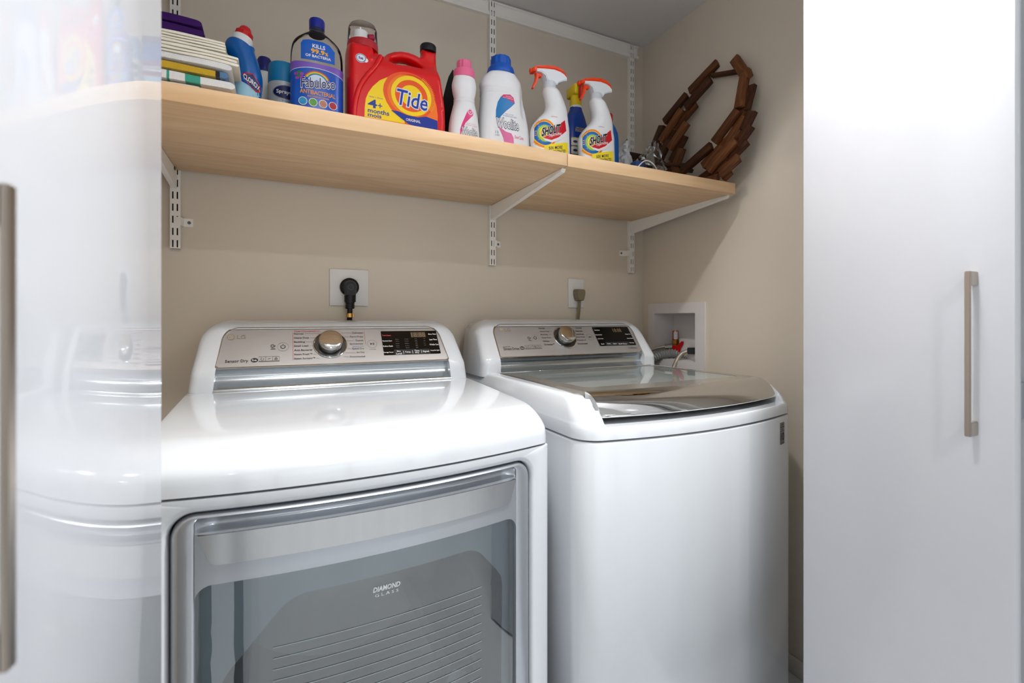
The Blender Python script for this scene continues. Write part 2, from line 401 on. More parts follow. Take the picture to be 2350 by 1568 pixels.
# ------------------------------------------------------------------ outlets, plugs and cords
t = thing('outlet_plate', 'large square white outlet plate with a black dryer plug in it', 'outlet', (0.2, YB, 0.04))
obj('plate', bx(0.143, 0.257, YB - 0.006, YB, 0.041, 0.153, bev=0.002), M_plast, t)
for sx, sz in ((0.176, 0.122), (0.222, 0.122), (0.176, 0.068), (0.222, 0.068)):
    bm = B(); lathe(bm, [(0.0028, 0), (0.0028, 0.001), (0.001, 0.0016)], 12, M=Matrix.Translation((sx, YB - 0.006, sz)) @ Matrix.Rotation(R(90), 4, 'X')); obj('screw', bm, M_plast, t)
t = thing('dryer_plug', 'black right-angle dryer plug with ribbed neck and brass clamp', 'plug', (0.197, 1.50, -0.03))
bm = B(); YP = YB - 0.006
MX = Matrix.Translation((0.199, YP, 0.098)) @ Matrix.Rotation(R(90), 4, 'X')
lathe(bm, [(0.0275, 0), (0.0275, 0.014), (0.024, 0.018), (0.019, 0.019)], 36, M=MX); obj('face', bm, M_black, t)
bm = B()
pts = [(-0.014, 0.0), (-0.0175, 0.006), (-0.0175, 0.014)]
out = [(-0.0185, 0.0), (-0.0145, -0.030), (0.0145, -0.030), (0.0185, 0.0)] + [(0.0185 * math.cos(a), 0.0185 * math.sin(a)) for a in [math.pi * k / 12 for k in range(1, 12)]]
loft(bm, [[(0.199 + x * s, YP - 0.016 - d, 0.098 + z * s) for x, z in out] for s, d in ((1, 0), (1, 0.018), (0.86, 0.024))]); bmesh.ops.recalc_face_normals(bm, faces=bm.faces)
obj('body', bm, M_black, t)
bm = B(); lathe(bm, [(0.010, 0), (0.010, 0.0015), (0.0075, 0.0015), (0.0075, 0.0005), (0.004, 0.0005), (0.003, 0.002)], 24, M=Matrix.Translation((0.199, YP - 0.040, 0.096)) @ Matrix.Rotation(R(90), 4, 'X')); obj('screw_cap', bm, mat('black_cap', (28, 28, 30), 0.3), t)
bm = B(); lathe(bm, [(0.0165, 0.052), (0.0165, 0.072), (0.0135, 0.072)], 20, 0.1985, YP - 0.026); lathe(bm, sum([[(0.0135, 0.052 - k * 0.007), (0.0135, 0.047 - k * 0.007), (0.0115, 0.0465 - k * 0.007), (0.0115, 0.0455 - k * 0.007)] for k in range(3)], []), 20, 0.198, YP - 0.026)
bmesh.ops.recalc_face_normals(bm, faces=bm.faces); obj('strain_relief', bm, M_black, t)
bm = B(); tube(bm, cat([(0.198, YP - 0.026, 0.04), (0.1975, YP - 0.024, 0.01), (0.197, YP - 0.012, -0.06), (0.197, 1.525, -0.2)], 6), 0.0078, 14); obj('cord', bm, M_black, t)
bm = B(); lathe(bm, [(0.0082, 0.006), (0.0096, 0.006), (0.0096, 0.018), (0.0082, 0.018)], 24, 0.1975, YP - 0.0235); lathe(bm, [(0.003, 0.008), (0.003, 0.016)], 10, 0.2075, YP - 0.03)
obj('clamp_ring', bm, mat('brass', (205, 160, 95), 0.25, 1.0), t, label='brass clamp ring')
t = thing('outlet_plate', 'small upright white outlet plate with a taupe washer plug in it', 'outlet', (1.027, YB, 0.045))
obj('plate', bx(0.992, 1.0615, YB - 0.006, YB, 0.0435, 0.1545, bev=0.002), M_plast, t)
for z in (0.127, 0.072):
    bm = slab([(rrect(1.012, 1.042, z - 0.014, z + 0.014, 0.011), [])], lambda x, z_: (x, YB - 0.0075, z_), 0.002); obj('socket', bm, M_plast, t)
bm = B(); lathe(bm, [(0.003, 0), (0.003, 0.001), (0.001, 0.0016)], 12, M=Matrix.Translation((1.027, YB - 0.006, 0.135)) @ Matrix.Rotation(R(90), 4, 'X')); obj('screw', bm, M_plast, t)
M_taupe = mat('taupe_rubber', (128, 116, 94), 0.5)
t = thing('washer_plug', 'taupe grounded plug with thin cord on the small outlet plate', 'plug', (1.03, 1.52, -0.02))
bm = B()
loft(bm, [rp for rp in [[(1.030 + x * s, YB - 0.008 - d, 0.093 + z * s) for x, z in rpoly([(-0.0135, -0.023), (0.0135, -0.023), (0.0195, 0.002), (0.0195, 0.020), (-0.0195, 0.020), (-0.0195, 0.002)], [0.004] * 6, 2, 3)] for s, d in ((0.94, 0), (1, 0.004), (1, 0.022), (0.86, 0.029))]]); bmesh.ops.recalc_face_normals(bm, faces=bm.faces)
obj('body', bm, M_taupe, t)
bm = B(); tube(bm, cat([(1.029, YB - 0.022, 0.074), (1.027, YB - 0.02, 0.03), (1.0245, YB - 0.014, -0.04), (1.02, YB - 0.012, -0.2)], 6), 0.0042, 10); tube(bm, cat([(1.033, YB - 0.022, 0.074), (1.0315, YB - 0.02, 0.03), (1.0285, YB - 0.014, -0.04), (1.026, YB - 0.012, -0.2)], 6), 0.0036, 10)
obj('cord', bm, M_taupe, t)
# ------------------------------------------------------------------ recessed water box with valves and hoses
M_wb = mat('water_box_plastic', (222, 218, 217), 0.4)
t = thing('water_box', 'white recessed washer water box set in the right wall', 'water box', (XR, 1.37, -0.205))
fy = lambda y, z: (XR - 0.004, y, z)
def face_x(polys, x, back):
    bm = poly_bm(polys); 
    for v in bm.verts: v.co = Vector((x, v.co.x, v.co.z))
    for f in bm.faces: f.normal_update()
    if sum(f.normal.x for f in bm.faces) > 0: bmesh.ops.reverse_faces(bm, faces=bm.faces)
    r = bmesh.ops.extrude_edge_only(bm, edges=[e for e in bm.edges if e.is_boundary])
    for v in r['geom']:
        if isinstance(v, bmesh.types.BMVert): v.co.x += back
    bmesh.ops.recalc_face_normals(bm, faces=bm.faces); return bm
obj('frame', face_x([(rrect(1.2245, 1.5115, -0.205, 0.062, 0.003, 2, 2), [rrect(1.268, 1.476, -0.155, 0.023, 0.003, 2, 2)])], XR - 0.006, 0.006), M_wb, t)
bm = B(); X1 = XR + 0.092
lp = lambda x, i: [(x, p[0], p[1]) for p in rrect(1.268 + i, 1.476 - i, -0.155 + i, 0.023 - i, 0.004, 2, 2)]
loft(bm, [lp(XR - 0.006, 0), lp(X1, 0.006)], cap0=False); obj('inner_box', bm, M_wb, t, smooth=20)
box_step = bx(XR + 0.05, X1, 1.285, 1.40, -0.155, -0.075, bev=0.003); obj('step', box_step, M_wb, t)
M_brass = mat('valve_brass', (176, 132, 62), 0.3, 1.0)
t = thing('supply_valve', 'copper and brass water valve with a red lever inside the water box', 'valve', (1.412, 1.424, -0.14))
bm = B(); lathe(bm, [(0.0115, -0.082), (0.0115, -0.047), (0.0105, -0.0445)], 24, 1.412, 1.424); obj('arrestor', bm, mat('copper', (186, 96, 52), 0.3, 1.0), t)
bm = B(); n = 14
loft(bm, [[(1.412 + 0.0118 * math.cos(a), 1.424 + 0.0118 * math.sin(a), z) for a in [math.pi + 0.15 + 1.5 * k / n for k in range(n + 1)]] for z in (-0.078, -0.048)], closed=False, cap0=False, cap1=False); obj('paper_label', bm, mat('arrestor_label', (205, 205, 212), 0.5, var=0.35, vscale=180), t, smooth=0)
bm = B(); lathe(bm, [(0.012, -0.082), (0.0135, -0.084), (0.0135, -0.096), (0.010, -0.098), (0.009, -0.11), (0.013, -0.112), (0.013, -0.14)], 6, 1.412, 1.424); obj('valve_body', bm, M_brass, t, smooth=20)
M_red = mat('red_lever', (190, 18, 24), 0.35)
bm = B(); loft(bm, [[(1.398, 1.424 + p[0], -0.118 + p[1]) for p in L_] for L_ in [[(0.006, 0.0), (0.004, 0.014), (-0.022, 0.017), (-0.045, 0.034), (-0.052, 0.032), (-0.050, 0.022), (-0.036, 0.004), (-0.034, -0.012), (-0.020, -0.006)]]] + [[(1.404, 1.424 + p[0], -0.118 + p[1]) for p in [(0.006, 0.0), (0.004, 0.014), (-0.022, 0.017), (-0.045, 0.034), (-0.052, 0.032), (-0.050, 0.022), (-0.036, 0.004), (-0.034, -0.012), (-0.020, -0.006)]]])
bmesh.ops.recalc_face_normals(bm, faces=bm.faces); bmesh.ops.bevel(bm, geom=bm.edges[:], offset=0.0012, segments=2, affect='EDGES'); obj('lever', bm, M_red, t)
def ribbed(path, r0, r1, pitch, n=16):
    P = cat(path, 40); out = [P[0]]; acc = 0; bm = B(); pts = []; rr = []
    for a, b in zip(P, P[1:]):
        acc += (Vector(b) - Vector(a)).length; pts.append(b); rr.append(r0 + (r1 - r0) * max(0, math.sin(2 * math.pi * acc / pitch)) ** 0.6)
    tube(bm, pts, rr, n); return bm
bm = ribbed([(1.235, 1.475, -0.235), (1.275, 1.462, -0.185), (1.33, 1.447, -0.149), (1.385, 1.422, -0.134), (1.418, 1.385, -0.142), (1.425, 1.345, -0.165)], 0.0145, 0.0195, 0.0095)
tag(obj('drain_hose', bm, mat('grey_corrugated_plastic', (136, 138, 136), 0.4)), 'thick grey corrugated drain hose entering the water box', 'hose')
M_braid = mat('braided_steel', (182, 172, 158), 0.35, 0.7, bump=0.4, bscale=900)
t = thing('supply_hose', 'thin braided steel hose running left from the brass valve', 'hose', (1.26, 1.49, -0.2), group='braided supply hoses')
bm = B(); tube(bm, cat([(1.25, 1.51, -0.2), (1.30, 1.495, -0.145), (1.345, 1.475, -0.119), (1.385, 1.45, -0.108), (1.40, 1.437, -0.106)], 8), 0.0062, 12); obj('hose', bm, M_braid, t)
bm = B(); tube(bm, [(1.382, 1.452, -0.1085), (1.403, 1.435, -0.106)], 0.0115, 8); obj('connector', bm, M_chrome, t)
t = thing('supply_hose', 'braided steel hose arching over the washer lid into the water box', 'hose', (1.33, 1.38, -0.26), group='braided supply hoses')
bm = B(); tube(bm, cat([(1.315, 1.365, -0.26), (1.335, 1.363, -0.20), (1.352, 1.358, -0.157), (1.372, 1.350, -0.129), (1.394, 1.332, -0.118)], 8), 0.0078, 14); obj('hose', bm, M_braid, t)
bm = B(); tube(bm, [(1.388, 1.338, -0.1185), (1.414, 1.302, -0.117)], 0.013, 8); obj('connector', bm, mat('dark_connector', (70, 74, 78), 0.3, 0.8), t)
# ================================================================== the two machines
def panel_y(z): return 1.31 + (max(z, -0.125) + 0.115) * 0.78
def console(root, outer, ro, inner_top, ri, xi0, xi1, yback=1.50):
    """shell (inverted U), panel with chrome rim, concave band under it"""
    (x0, x1, xt0, xt1, zt) = outer; zb = -0.170
    def oc(i): return rpoly([(x0 + i, zb), (x1 - i, zb), (xt1 - i, zt - i), (xt0 + i, zt - i)], [0.002, 0.002, ro - i * 0.6, ro - i * 0.6], 10, 10)
    pt0, pt1, pzt = inner_top
    ic = rpoly([(xi0, zb + 0.001), (xi1, zb + 0.001), (pt1, pzt), (pt0, pzt)], [0.002, 0.002, ri, ri], 10, 10)
    f = lambda L, w: [(x, panel_y(z) + w, z) for x, z in L]
    bm = B()
    loops = [f(ic, 0.028), f(ic, 0.003), f(ic, -0.001)]
    for i, w_ in ((0.022, -0.002), (0.012, 0.0), (0.006, 0.005), (0.002, 0.013), (0.0, 0.025)): loops.append(f(oc(i), w_))
    L = oc(0.0); loops.append([(x, yback - 0.02, z) for x, z in L]); L = oc(0.012); loops.append([(x, yback, z) for x, z in L])
    loft(bm, loops, cap0=False); bmesh.ops.recalc_face_normals(bm, faces=bm.faces)
    sh = obj('console_shell', bm, M_white, root, smooth=50)
    # panel
    zpb = -0.1165
    po = lambda i: rpoly([(xi0 + 0.0015 + i, zpb + i), (xi1 - 0.0015 - i, zpb + i), (pt1 - 0.0015 - i, pzt - 0.0015 - i), (pt0 + 0.0015 + i, pzt - 0.0015 - i)], [0.006, 0.006, ri - i, ri - i], 10, 10)
    bm = B(); loft(bm, [f(po(0), 0.02), f(po(0), -0.0005), f(po(0.0012), -0.0022), f(po(0.0026), -0.0022), f(po(0.0036), 0.001)], cap0=False, cap1=False); bmesh.ops.recalc_face_normals(bm, faces=bm.faces)
    obj('panel_trim', bm, M_chrome, root, label='chrome rim of the control panel')
    pf = slab([(po(0.0032), [])], lambda x, z: (x, panel_y(z) + 0.0004, z), 0.01)
    pan = obj('control_panel', pf, M_panel, root, label='brushed silver control panel')
    # concave band
    bm = B(); pr = []
    for k in range(17):
        q = k / 16; z = -0.1172 - q * 0.052; pr.append((1.3105 - 0.012 * q + 0.022 * math.sin(math.pi * min(1, q * 1.12)) ** 0.8 * (1 - 0.3 * q), z))
    n = 24; loft(bm, [[(xi0 + (xi1 - xi0) * i / n, y, z) for y, z in pr] for i in range(n + 1)], closed=False, cap0=False, cap1=False)
    bmesh.ops.recalc_face_normals(bm, faces=bm.faces)
    if sum(fc.normal.y for fc in bm.faces) > 0: bmesh.ops.reverse_faces(bm, faces=bm.faces)
    obj('console_band', bm, M_band, root, label='curved satin silver band')
    return pan
def onp(e): return lambda x, z: (x, panel_y(z) - e, z)
def knob(root, x, z, rr, rk):
    y = panel_y(z); nrm = Vector((0, -1, 0.78)).normalized()
    Mx = Matrix.Translation((x, y, z)) @ Vector((0, 0, 1)).rotation_difference(nrm).to_matrix().to_4x4()
    k = bpy.data.objects.new('knob', None); C.objects.link(k); k.parent = root
    bm = B(); lathe(bm, [(rr + 0.002, 0.0), (rr + 0.002, 0.0022), (rr, 0.003), (rr - 0.0015, 0.0014)], 56, M=Mx); obj('bezel', bm, M_chrome, root)
    bm = B(); lathe(bm, [(rr - 0.001, 0.0016), (rk + 0.004, 0.0006)], 56, M=Mx); obj('dial_plate', bm, mat('dial_plate_grey', (96, 96, 98), 0.22, 0.9), root)
    bpy.data.objects.remove(k)
    bm = B(); lathe(bm, [(rk - 0.004, 0.0), (rk - 0.004, 0.006), (rk, 0.009), (rk + 0.001, 0.022), (rk - 0.0005, 0.027), (rk - 0.004, 0.0285), (0.002, 0.0275)], 64, M=Mx)
    return obj('knob', bm, M_chrome, root, smooth=30, label='chrome program knob')
def ring(cx, cz, r, wd, n=36): return (ell(cx, cz, r, r * 0.80, n), [ell(cx, cz, r - wd, (r - wd) * 0.80, n)])
def strip(x0, z0, x1, z1, wd):
    d = Vector((x1 - x0, z1 - z0)).normalized() * wd / 2
    return [(x0 - d.y, z0 + d.x), (x0 + d.y, z0 - d.x), (x1 + d.y, z1 - d.x), (x1 - d.y, z1 + d.x)]
def arc_band(cx, cz, r, wd, a0, a1, n=20, sy=0.8):
    o_ = [(cx + r * math.cos(a0 + (a1 - a0) * k / n), cz + sy * r * math.sin(a0 + (a1 - a0) * k / n)) for k in range(n + 1)]
    i_ = [(cx + (r - wd) * math.cos(a0 + (a1 - a0) * k / n), cz + sy * (r - wd) * math.sin(a0 + (a1 - a0) * k / n)) for k in range(n + 1)]
    return o_ + i_[::-1]
def console_print(pan, TEXT, logo, he, boxes, power, play, icon, disp):
    cols = {}
    for s, rect, c in TEXT: cols.setdefault(c, []).append((s, rect))
    dk = flat_part('display', [disp], M_disp, pan, onp(0.0009))
    dk['label'] = 'black touch display'
    for c, it in cols.items():
        on_disp = c in ('white', 'redlit', 'amber', 'dim')
        text_part('lettering', it, PRINT[c], pan, onp(0.0018 if on_disp else 0.0007), bold=0.012 if c != 'dim' else 0.0)
    # round maker's mark, power and start symbols, icons
    lx, lz, lr = logo
    flat_part('maker_mark', [(ell(lx, lz, lr, lr * 0.8), [])], PRINT['gold'], pan, onp(0.0006))
    flat_part('maker_mark', [arc_band(lx, lz, lr * 0.72, lr * 0.14, R(20), R(330)), strip(lx, lz, lx + lr * 0.7, lz, lr * 0.14), strip(lx - lr * 0.05, lz + lr * 0.3, lx - lr * 0.05, lz - lr * 0.3, lr * 0.14), ell(lx - lr * 0.3, lz + lr * 0.22, lr * 0.1, lr * 0.09, 10)], mat('mark_line', (186, 172, 158), 0.4), pan, onp(0.0009))
    px, pz, prr = power; qx, qz, qr = play
    flat_part('button_ring', [ring(px, pz, prr, 0.0006)], PRINT['gold'], pan, onp(0.0007))
    flat_part('button_ring', [ring(qx, qz, qr, 0.0005)], PRINT['grey'], pan, onp(0.0007))
    flat_part('power_symbol', [arc_band(px, pz, prr * 0.46, prr * 0.12, R(125), R(415)), strip(px, pz + prr * 0.1, px, pz + prr * 0.5, prr * 0.12)], PRINT['black'], pan, onp(0.0007))
    flat_part('start_symbol', [[(qx - qr * 0.36, qz + qr * 0.24), (qx - qr * 0.36, qz - qr * 0.24), (qx + qr * 0.02, qz)], strip(qx + qr * 0.18, qz - qr * 0.24, qx + qr * 0.18, qz + qr * 0.24, qr * 0.1), strip(qx + qr * 0.38, qz - qr * 0.24, qx + qr * 0.38, qz + qr * 0.24, qr * 0.1)], PRINT['black'], pan, onp(0.0007))
    hx, hz, hr = he
    flat_part('efficiency_mark', [ell(hx, hz, hr, hr * 0.62)], PRINT['black'], pan, onp(0.0006)); text_part('lettering', [('he', (hx - hr * 0.62, hz - hr * 0.3, hx + hr * 0.62, hz + hr * 0.34))], mat('print_panel_tone', (190, 184, 180), 0.4), pan, onp(0.001), bold=0.02)
    x0, z0, x1, z1, nb = boxes; ps = []; wd = (x1 - x0) / nb
    for k in range(nb):
        a, b = x0 + wd * k, x0 + wd * (k + 1)
        ps.append((rrect(a, b, z0 + 0.001, z1, 0.0004, 1, 1), [rrect(a + 0.0005, b - 0.0005, z0 + 0.0026, z1 - 0.0005, 0.0003, 1, 1)]))
        m_ = ((a + b) / 2, (z0 + z1) / 2 + 0.0008); r_ = wd * 0.26
        if k % 3 == 0: ps.append(arc_band(m_[0], m_[1], r_, r_ * 0.3, R(100), R(400)))
        elif k % 3 == 1: ps.append([(m_[0] - r_, m_[1] - r_ * 0.3), (m_[0] + r_ * 1.1, m_[1] + r_ * 0.2), (m_[0] - r_ * 0.3, m_[1] + r_ * 0.3)])
        else: ps.append(([(m_[0] - r_, m_[1] + r_ * 0.1), (m_[0] - r_ * 0.75, m_[1] - r_ * 0.75), (m_[0] + r_ * 0.75, m_[1] - r_ * 0.75), (m_[0] + r_, m_[1] + r_ * 0.1), (m_[0], m_[1] + r_ * 0.85)], [rrect(m_[0] - r_ * 0.45, m_[0] + r_ * 0.45, m_[1] - r_ * 0.5, m_[1] + r_ * 0.1, 0.0003, 1, 1)]))
    flat_part('icon_row', ps, PRINT['grey'], pan, onp(0.0007))
    ix, iz = icon
    flat_part('control_icon', [(ell(ix - 0.001, iz, 0.0048, 0.004, 18), [ell(ix - 0.001, iz, 0.0022, 0.0018, 18)]), [(ix + 0.002, iz - 0.001), (ix + 0.0065, iz + 0.0025), (ix + 0.0045, iz - 0.003)], strip(ix - 0.004, iz - 0.0062, ix + 0.0045, iz - 0.0062, 0.0008), strip(ix - 0.006, iz - 0.0078, ix + 0.006, iz - 0.0078, 0.0008)], PRINT['grey'], pan, onp(0.0007))
    return dk
def cab_loop(x0, x1, F, yb, si, fi, r, z, n=44, m=8, xs=None):
    """plan outline of a machine: bowed front, rounded front corners; counter-clockwise from the front left"""
    a, b = x0 + si, x1 - si; pts = []
    yl, yr = F(a) + fi, F(b) + fi
    for k in range(m + 1):
        t = math.pi / 2 * k / m; xx = a + r * (1 - math.sin(t)) if 0 else a + r - r * math.cos(t)
        pts.append((xx, F(xx) + fi + r * (1 - math.sin(t)), z))
    for xx in (xs or [a + r + (b - a - 2 * r) * k / n for k in range(1, n)]):
        if xs: xx = min(max(xx, a + r + 0.0001 * (xs.index(xx) + 1)), b - r - 0.0001 * (len(xs) - xs.index(xx)))
        pts.append((xx, F(xx) + fi, z))
    for k in range(m + 1):
        t = math.pi / 2 * (1 - k / m); xx = b - r + r * math.cos(t)
        pts.append((xx, F(xx) + fi + r * (1 - math.sin(t)), z))
    pts += [(b, yb, z), (a, yb, z)]
    return pts
# ------------------------------------------------------------------ dryer
DX0, DX1 = -0.187, 0.499; DC = 0.156
FD = lambda x: 0.788 + 0.045 * ((x - DC) / 0.343) ** 2 + 0.042 * (x - DC)
dry = thing('clothes_dryer', 'white front-loading dryer on the left with a window in its door', 'dryer', (DC, 1.14, ZF))
bm = B(); ZB = ZF + 0.012
def dl_(L, w_): return [(x, FD(x) + w_, z) for x, z in L]
def drr(i, r): return rrect(DX0 + i, DX1 - i, ZB, -0.2535, r, 14, 8)
DO = (-0.1375, 0.4495, -0.915, -0.2745)       # door outer: x0, x1, z0, z1
def dop(i, r): return rrect(DO[0] - i, DO[1] + i, DO[2] - i, DO[3] + i, r, 14, 8)
loops = [dl_(dop(0, 0.036), 0.05), dl_(dop(0, 0.036), 0.012), dl_(dop(0.002, 0.037), 0.005), dl_(dop(0.005, 0.039), 0.0015), dl_(dop(0.010, 0.042), 0.0),
         dl_(drr(0.012, 0.003), 0.0), dl_(drr(0.006, 0.003), 0.0015), dl_(drr(0.002, 0.003), 0.006), dl_(drr(0, 0.003), 0.014)]
L = drr(0, 0.003); loops.append([(x, 1.485, z) for x, z in L])
loft(bm, loops, cap0=False); bmesh.ops.recalc_face_normals(bm, faces=bm.faces)
obj('cabinet', bm, M_cab, dry, smooth=50)
obj('seam', bx(DX0 + 0.02, DX1 - 0.02, 0.86, 1.47, -0.255, -0.249), M_gap, dry)
bm = B()
prof = [(-0.2505, 0.0015, 0.0025), (-0.2495, 0, 0), (-0.235, 0, 0.0005), (-0.225, 0.0003, 0.002), (-0.2185, 0.001, 0.0045), (-0.213, 0.002, 0.009), (-0.2065, 0.003, 0.0165), (-0.2, 0.0042, 0.0265), (-0.1945, 0.0055, 0.037), (-0.1895, 0.0064, 0.049), (-0.186, 0.007, 0.061), (-0.1838, 0.0072, 0.073), (-0.1825, 0.0072, 0.086), (-0.180, 0.0068, 0.14), (-0.175, 0.0055, 0.27), (-0.1695, 0.0045, 0.44)]
loft(bm, [cab_loop(DX0, DX1, FD, 1.48, si, fi, 0.022, z) for z, si, fi in prof], cap0=True); bmesh.ops.recalc_face_normals(bm, faces=bm.faces)
obj('top_cover', bm, M_white, dry, smooth=60)
pan = console(dry, (DX0 + 0.002, DX1 - 0.002, -0.161, 0.473, -0.003), 0.062, (-0.118, 0.428, -0.018), 0.040, -0.1325, 0.4435)
knob(dry, 0.1265, -0.067, 0.0400, 0.0285)
DRYER_TEXT = [
  ('LG', (-0.0881, -0.048, -0.0692, -0.0388), 'gold'),
  ('Sensor Dry', (-0.11, -0.1048, -0.0616, -0.0964), 'black'),
  ('STEAM CYCLE & SENSOR DRY', (0.0405, -0.0332, 0.1041, -0.0294), 'red'),
  ('Normal', (0.0405, -0.0397, 0.0622, -0.0355), 'black'),
  ('Heavy Duty', (0.0403, -0.051, 0.0757, -0.0457), 'black'),
  ('Bedding', (0.04, -0.0612, 0.0653, -0.056), 'black'),
  ('Small Load', (0.0398, -0.0699, 0.0731, -0.0658), 'black'),
  ('Anti-Bacterial', (0.0396, -0.0802, 0.0818, -0.0762), 'black'),
  ('Steam Fresh™', (0.0394, -0.0903, 0.0816, -0.0863), 'black'),
  ('Steam Sanitary™', (0.0391, -0.1014, 0.0881, -0.0964), 'black'),
  ('Delicates', (0.1844, -0.0388, 0.2127, -0.0343), 'grey'),
  ('Perm.Press', (0.1778, -0.049, 0.2121, -0.0447), 'grey'),
  ('Towels', (0.1905, -0.0591, 0.2117, -0.0548), 'grey'),
  ('Sportswear', (0.1756, -0.0687, 0.2109, -0.0634), 'grey'),
  ('Speed Dry', (0.1802, -0.0811, 0.2113, -0.0759), 'grey'),
  ('Air Dry', (0.1903, -0.0908, 0.2108, -0.0856), 'grey'),
  ('Downloaded', (0.1726, -0.1001, 0.2112, -0.096), 'grey'),
  ('MANUAL DRY', (0.1826, -0.0741, 0.2109, -0.071), 'blue'),
  ('Hold to Start', (0.2246, -0.0819, 0.2424, -0.0799), 'grey'),
  ('TurboSteam', (0.2636, -0.0466, 0.2877, -0.0432), 'redlit'),
  ('Remote Start', (0.2626, -0.0615, 0.2879, -0.058), 'white'),
  ('Reduce Static', (0.2619, -0.0756, 0.2883, -0.0717), 'white'),
  ('Energy Saver', (0.2604, -0.0923, 0.2876, -0.0881), 'white'),
  ('18:88', (0.3453, -0.0506, 0.3856, -0.0383), 'amber'),
  ('More Time', (0.3953, -0.045, 0.4183, -0.041), 'white'),
  ('Less Time', (0.3953, -0.0604, 0.4172, -0.0562), 'white'),
  ('Wrinkle Care', (0.3927, -0.0742, 0.4191, -0.0699), 'white'),
  ('Damp Dry Signal', (0.3924, -0.0905, 0.4178, -0.0865), 'white'),
  ('Dry', (0.2971, -0.0907, 0.3072, -0.086), 'white'),
  ('Level', (0.2942, -0.0962, 0.3094, -0.092), 'white'),
  ('Temp.', (0.319, -0.0935, 0.3354, -0.0884), 'white'),
  ('Time', (0.346, -0.0901, 0.3598, -0.0856), 'white'),
  ('Dry', (0.3473, -0.0957, 0.3579, -0.0911), 'white'),
  ('Signal', (0.369, -0.0933, 0.3867, -0.0877), 'white'),
  ('More', (0.2984, -0.0575, 0.3076, -0.0546), 'dim'),
  ('High', (0.3236, -0.0574, 0.3346, -0.0544), 'dim'),
  ('60 min', (0.3525, -0.057, 0.3593, -0.0542), 'dim'),
  ('High', (0.3774, -0.057, 0.3831, -0.0544), 'dim'),
  ('Damp', (0.298, -0.0633, 0.3072, -0.0604), 'dim'),
  ('Mid High', (0.3233, -0.0632, 0.3343, -0.0603), 'dim'),
  ('50', (0.3522, -0.0629, 0.359, -0.0601), 'dim'),
  ('ON', (0.3771, -0.0629, 0.3827, -0.0604), 'dim'),
  ('Normal', (0.2977, -0.0691, 0.3068, -0.0662), 'dim'),
  ('Medium', (0.3231, -0.069, 0.3341, -0.0661), 'dim'),
  ('40', (0.3519, -0.0688, 0.3586, -0.066), 'dim'),
  ('Low', (0.3767, -0.0689, 0.3823, -0.0663), 'dim'),
  ('Less', (0.2973, -0.0748, 0.3065, -0.0719), 'dim'),
  ('Low', (0.3229, -0.0748, 0.3339, -0.0719), 'dim'),
  ('30', (0.3516, -0.0746, 0.3583, -0.0719), 'dim'),
  ('OFF', (0.3763, -0.0747, 0.382, -0.0722), 'dim'),
  ('Very', (0.297, -0.0805, 0.3061, -0.0776), 'dim'),
  ('Ultra Low', (0.3227, -0.0806, 0.3336, -0.0777), 'dim'),
  ('20', (0.3514, -0.0804, 0.358, -0.0777), 'dim'),
]
dk = console_print(pan, DRYER_TEXT, (-0.1009, -0.0437, 0.0082), (-0.0485, -0.0989, 0.0078), (-0.0393, -0.104, 0.0061, -0.0912, 3), (0.0142, -0.0689, 0.013), (0.2336, -0.0669, 0.0128), (-0.0084, -0.0666), rrect(0.261, 0.4205, -0.097, -0.0335, 0.002, 4, 3))
flat_part('display_bar', [rrect(0.2895, 0.3905, -0.0965, -0.0835, 0.0005, 2, 2)], M_dispbar, pan, onp(0.0014))
flat_part('display_window', [rrect(0.344, 0.3868, -0.0515, -0.0368, 0.0005, 2, 2)], mat('unlit_segment_window', (70, 60, 48), 0.3), pan, onp(0.0014))
flat_part('separator', [strip(0.3148, -0.0955, 0.3148, -0.087, 0.0008), strip(0.3401, -0.0952, 0.3401, -0.0868, 0.0008), strip(0.3652, -0.0945, 0.3652, -0.086, 0.0008)], PRINT['white'], pan, onp(0.0018))
flat_part('group_line', [strip(0.0375, -0.035, 0.0368, -0.1022, 0.0009), strip(0.2168, -0.0325, 0.216, -0.0673, 0.0007)], PRINT['red'], pan, onp(0.0007))
flat_part('leader_line', [strip(*a, *b, 0.0004) for a, b in [((0.0653, -0.0371), (0.0988, -0.0375)), ((0.0793, -0.0481), (0.0911, -0.0483)), ((0.0677, -0.0581), (0.0869, -0.0585)), ((0.0763, -0.0682), (0.0853, -0.0684)), ((0.0843, -0.0892), (0.0916, -0.0894)), ((0.0911, -0.0991), (0.0964, -0.0993)), ((0.1587, -0.0365), (0.1811, -0.0368)), ((0.1623, -0.0471), (0.1743, -0.0473)), ((0.1687, -0.0573), (0.187, -0.0577)), ((0.1684, -0.0781), (0.1768, -0.0784)), ((0.1624, -0.0882), (0.1876, -0.0889)), ((0.1581, -0.098), (0.1697, -0.0984)), ((0.0988, -0.0375), (0.104, -0.041)), ((0.1587, -0.0365), (0.154, -0.040))]], PRINT['grey'], pan, onp(0.0006))
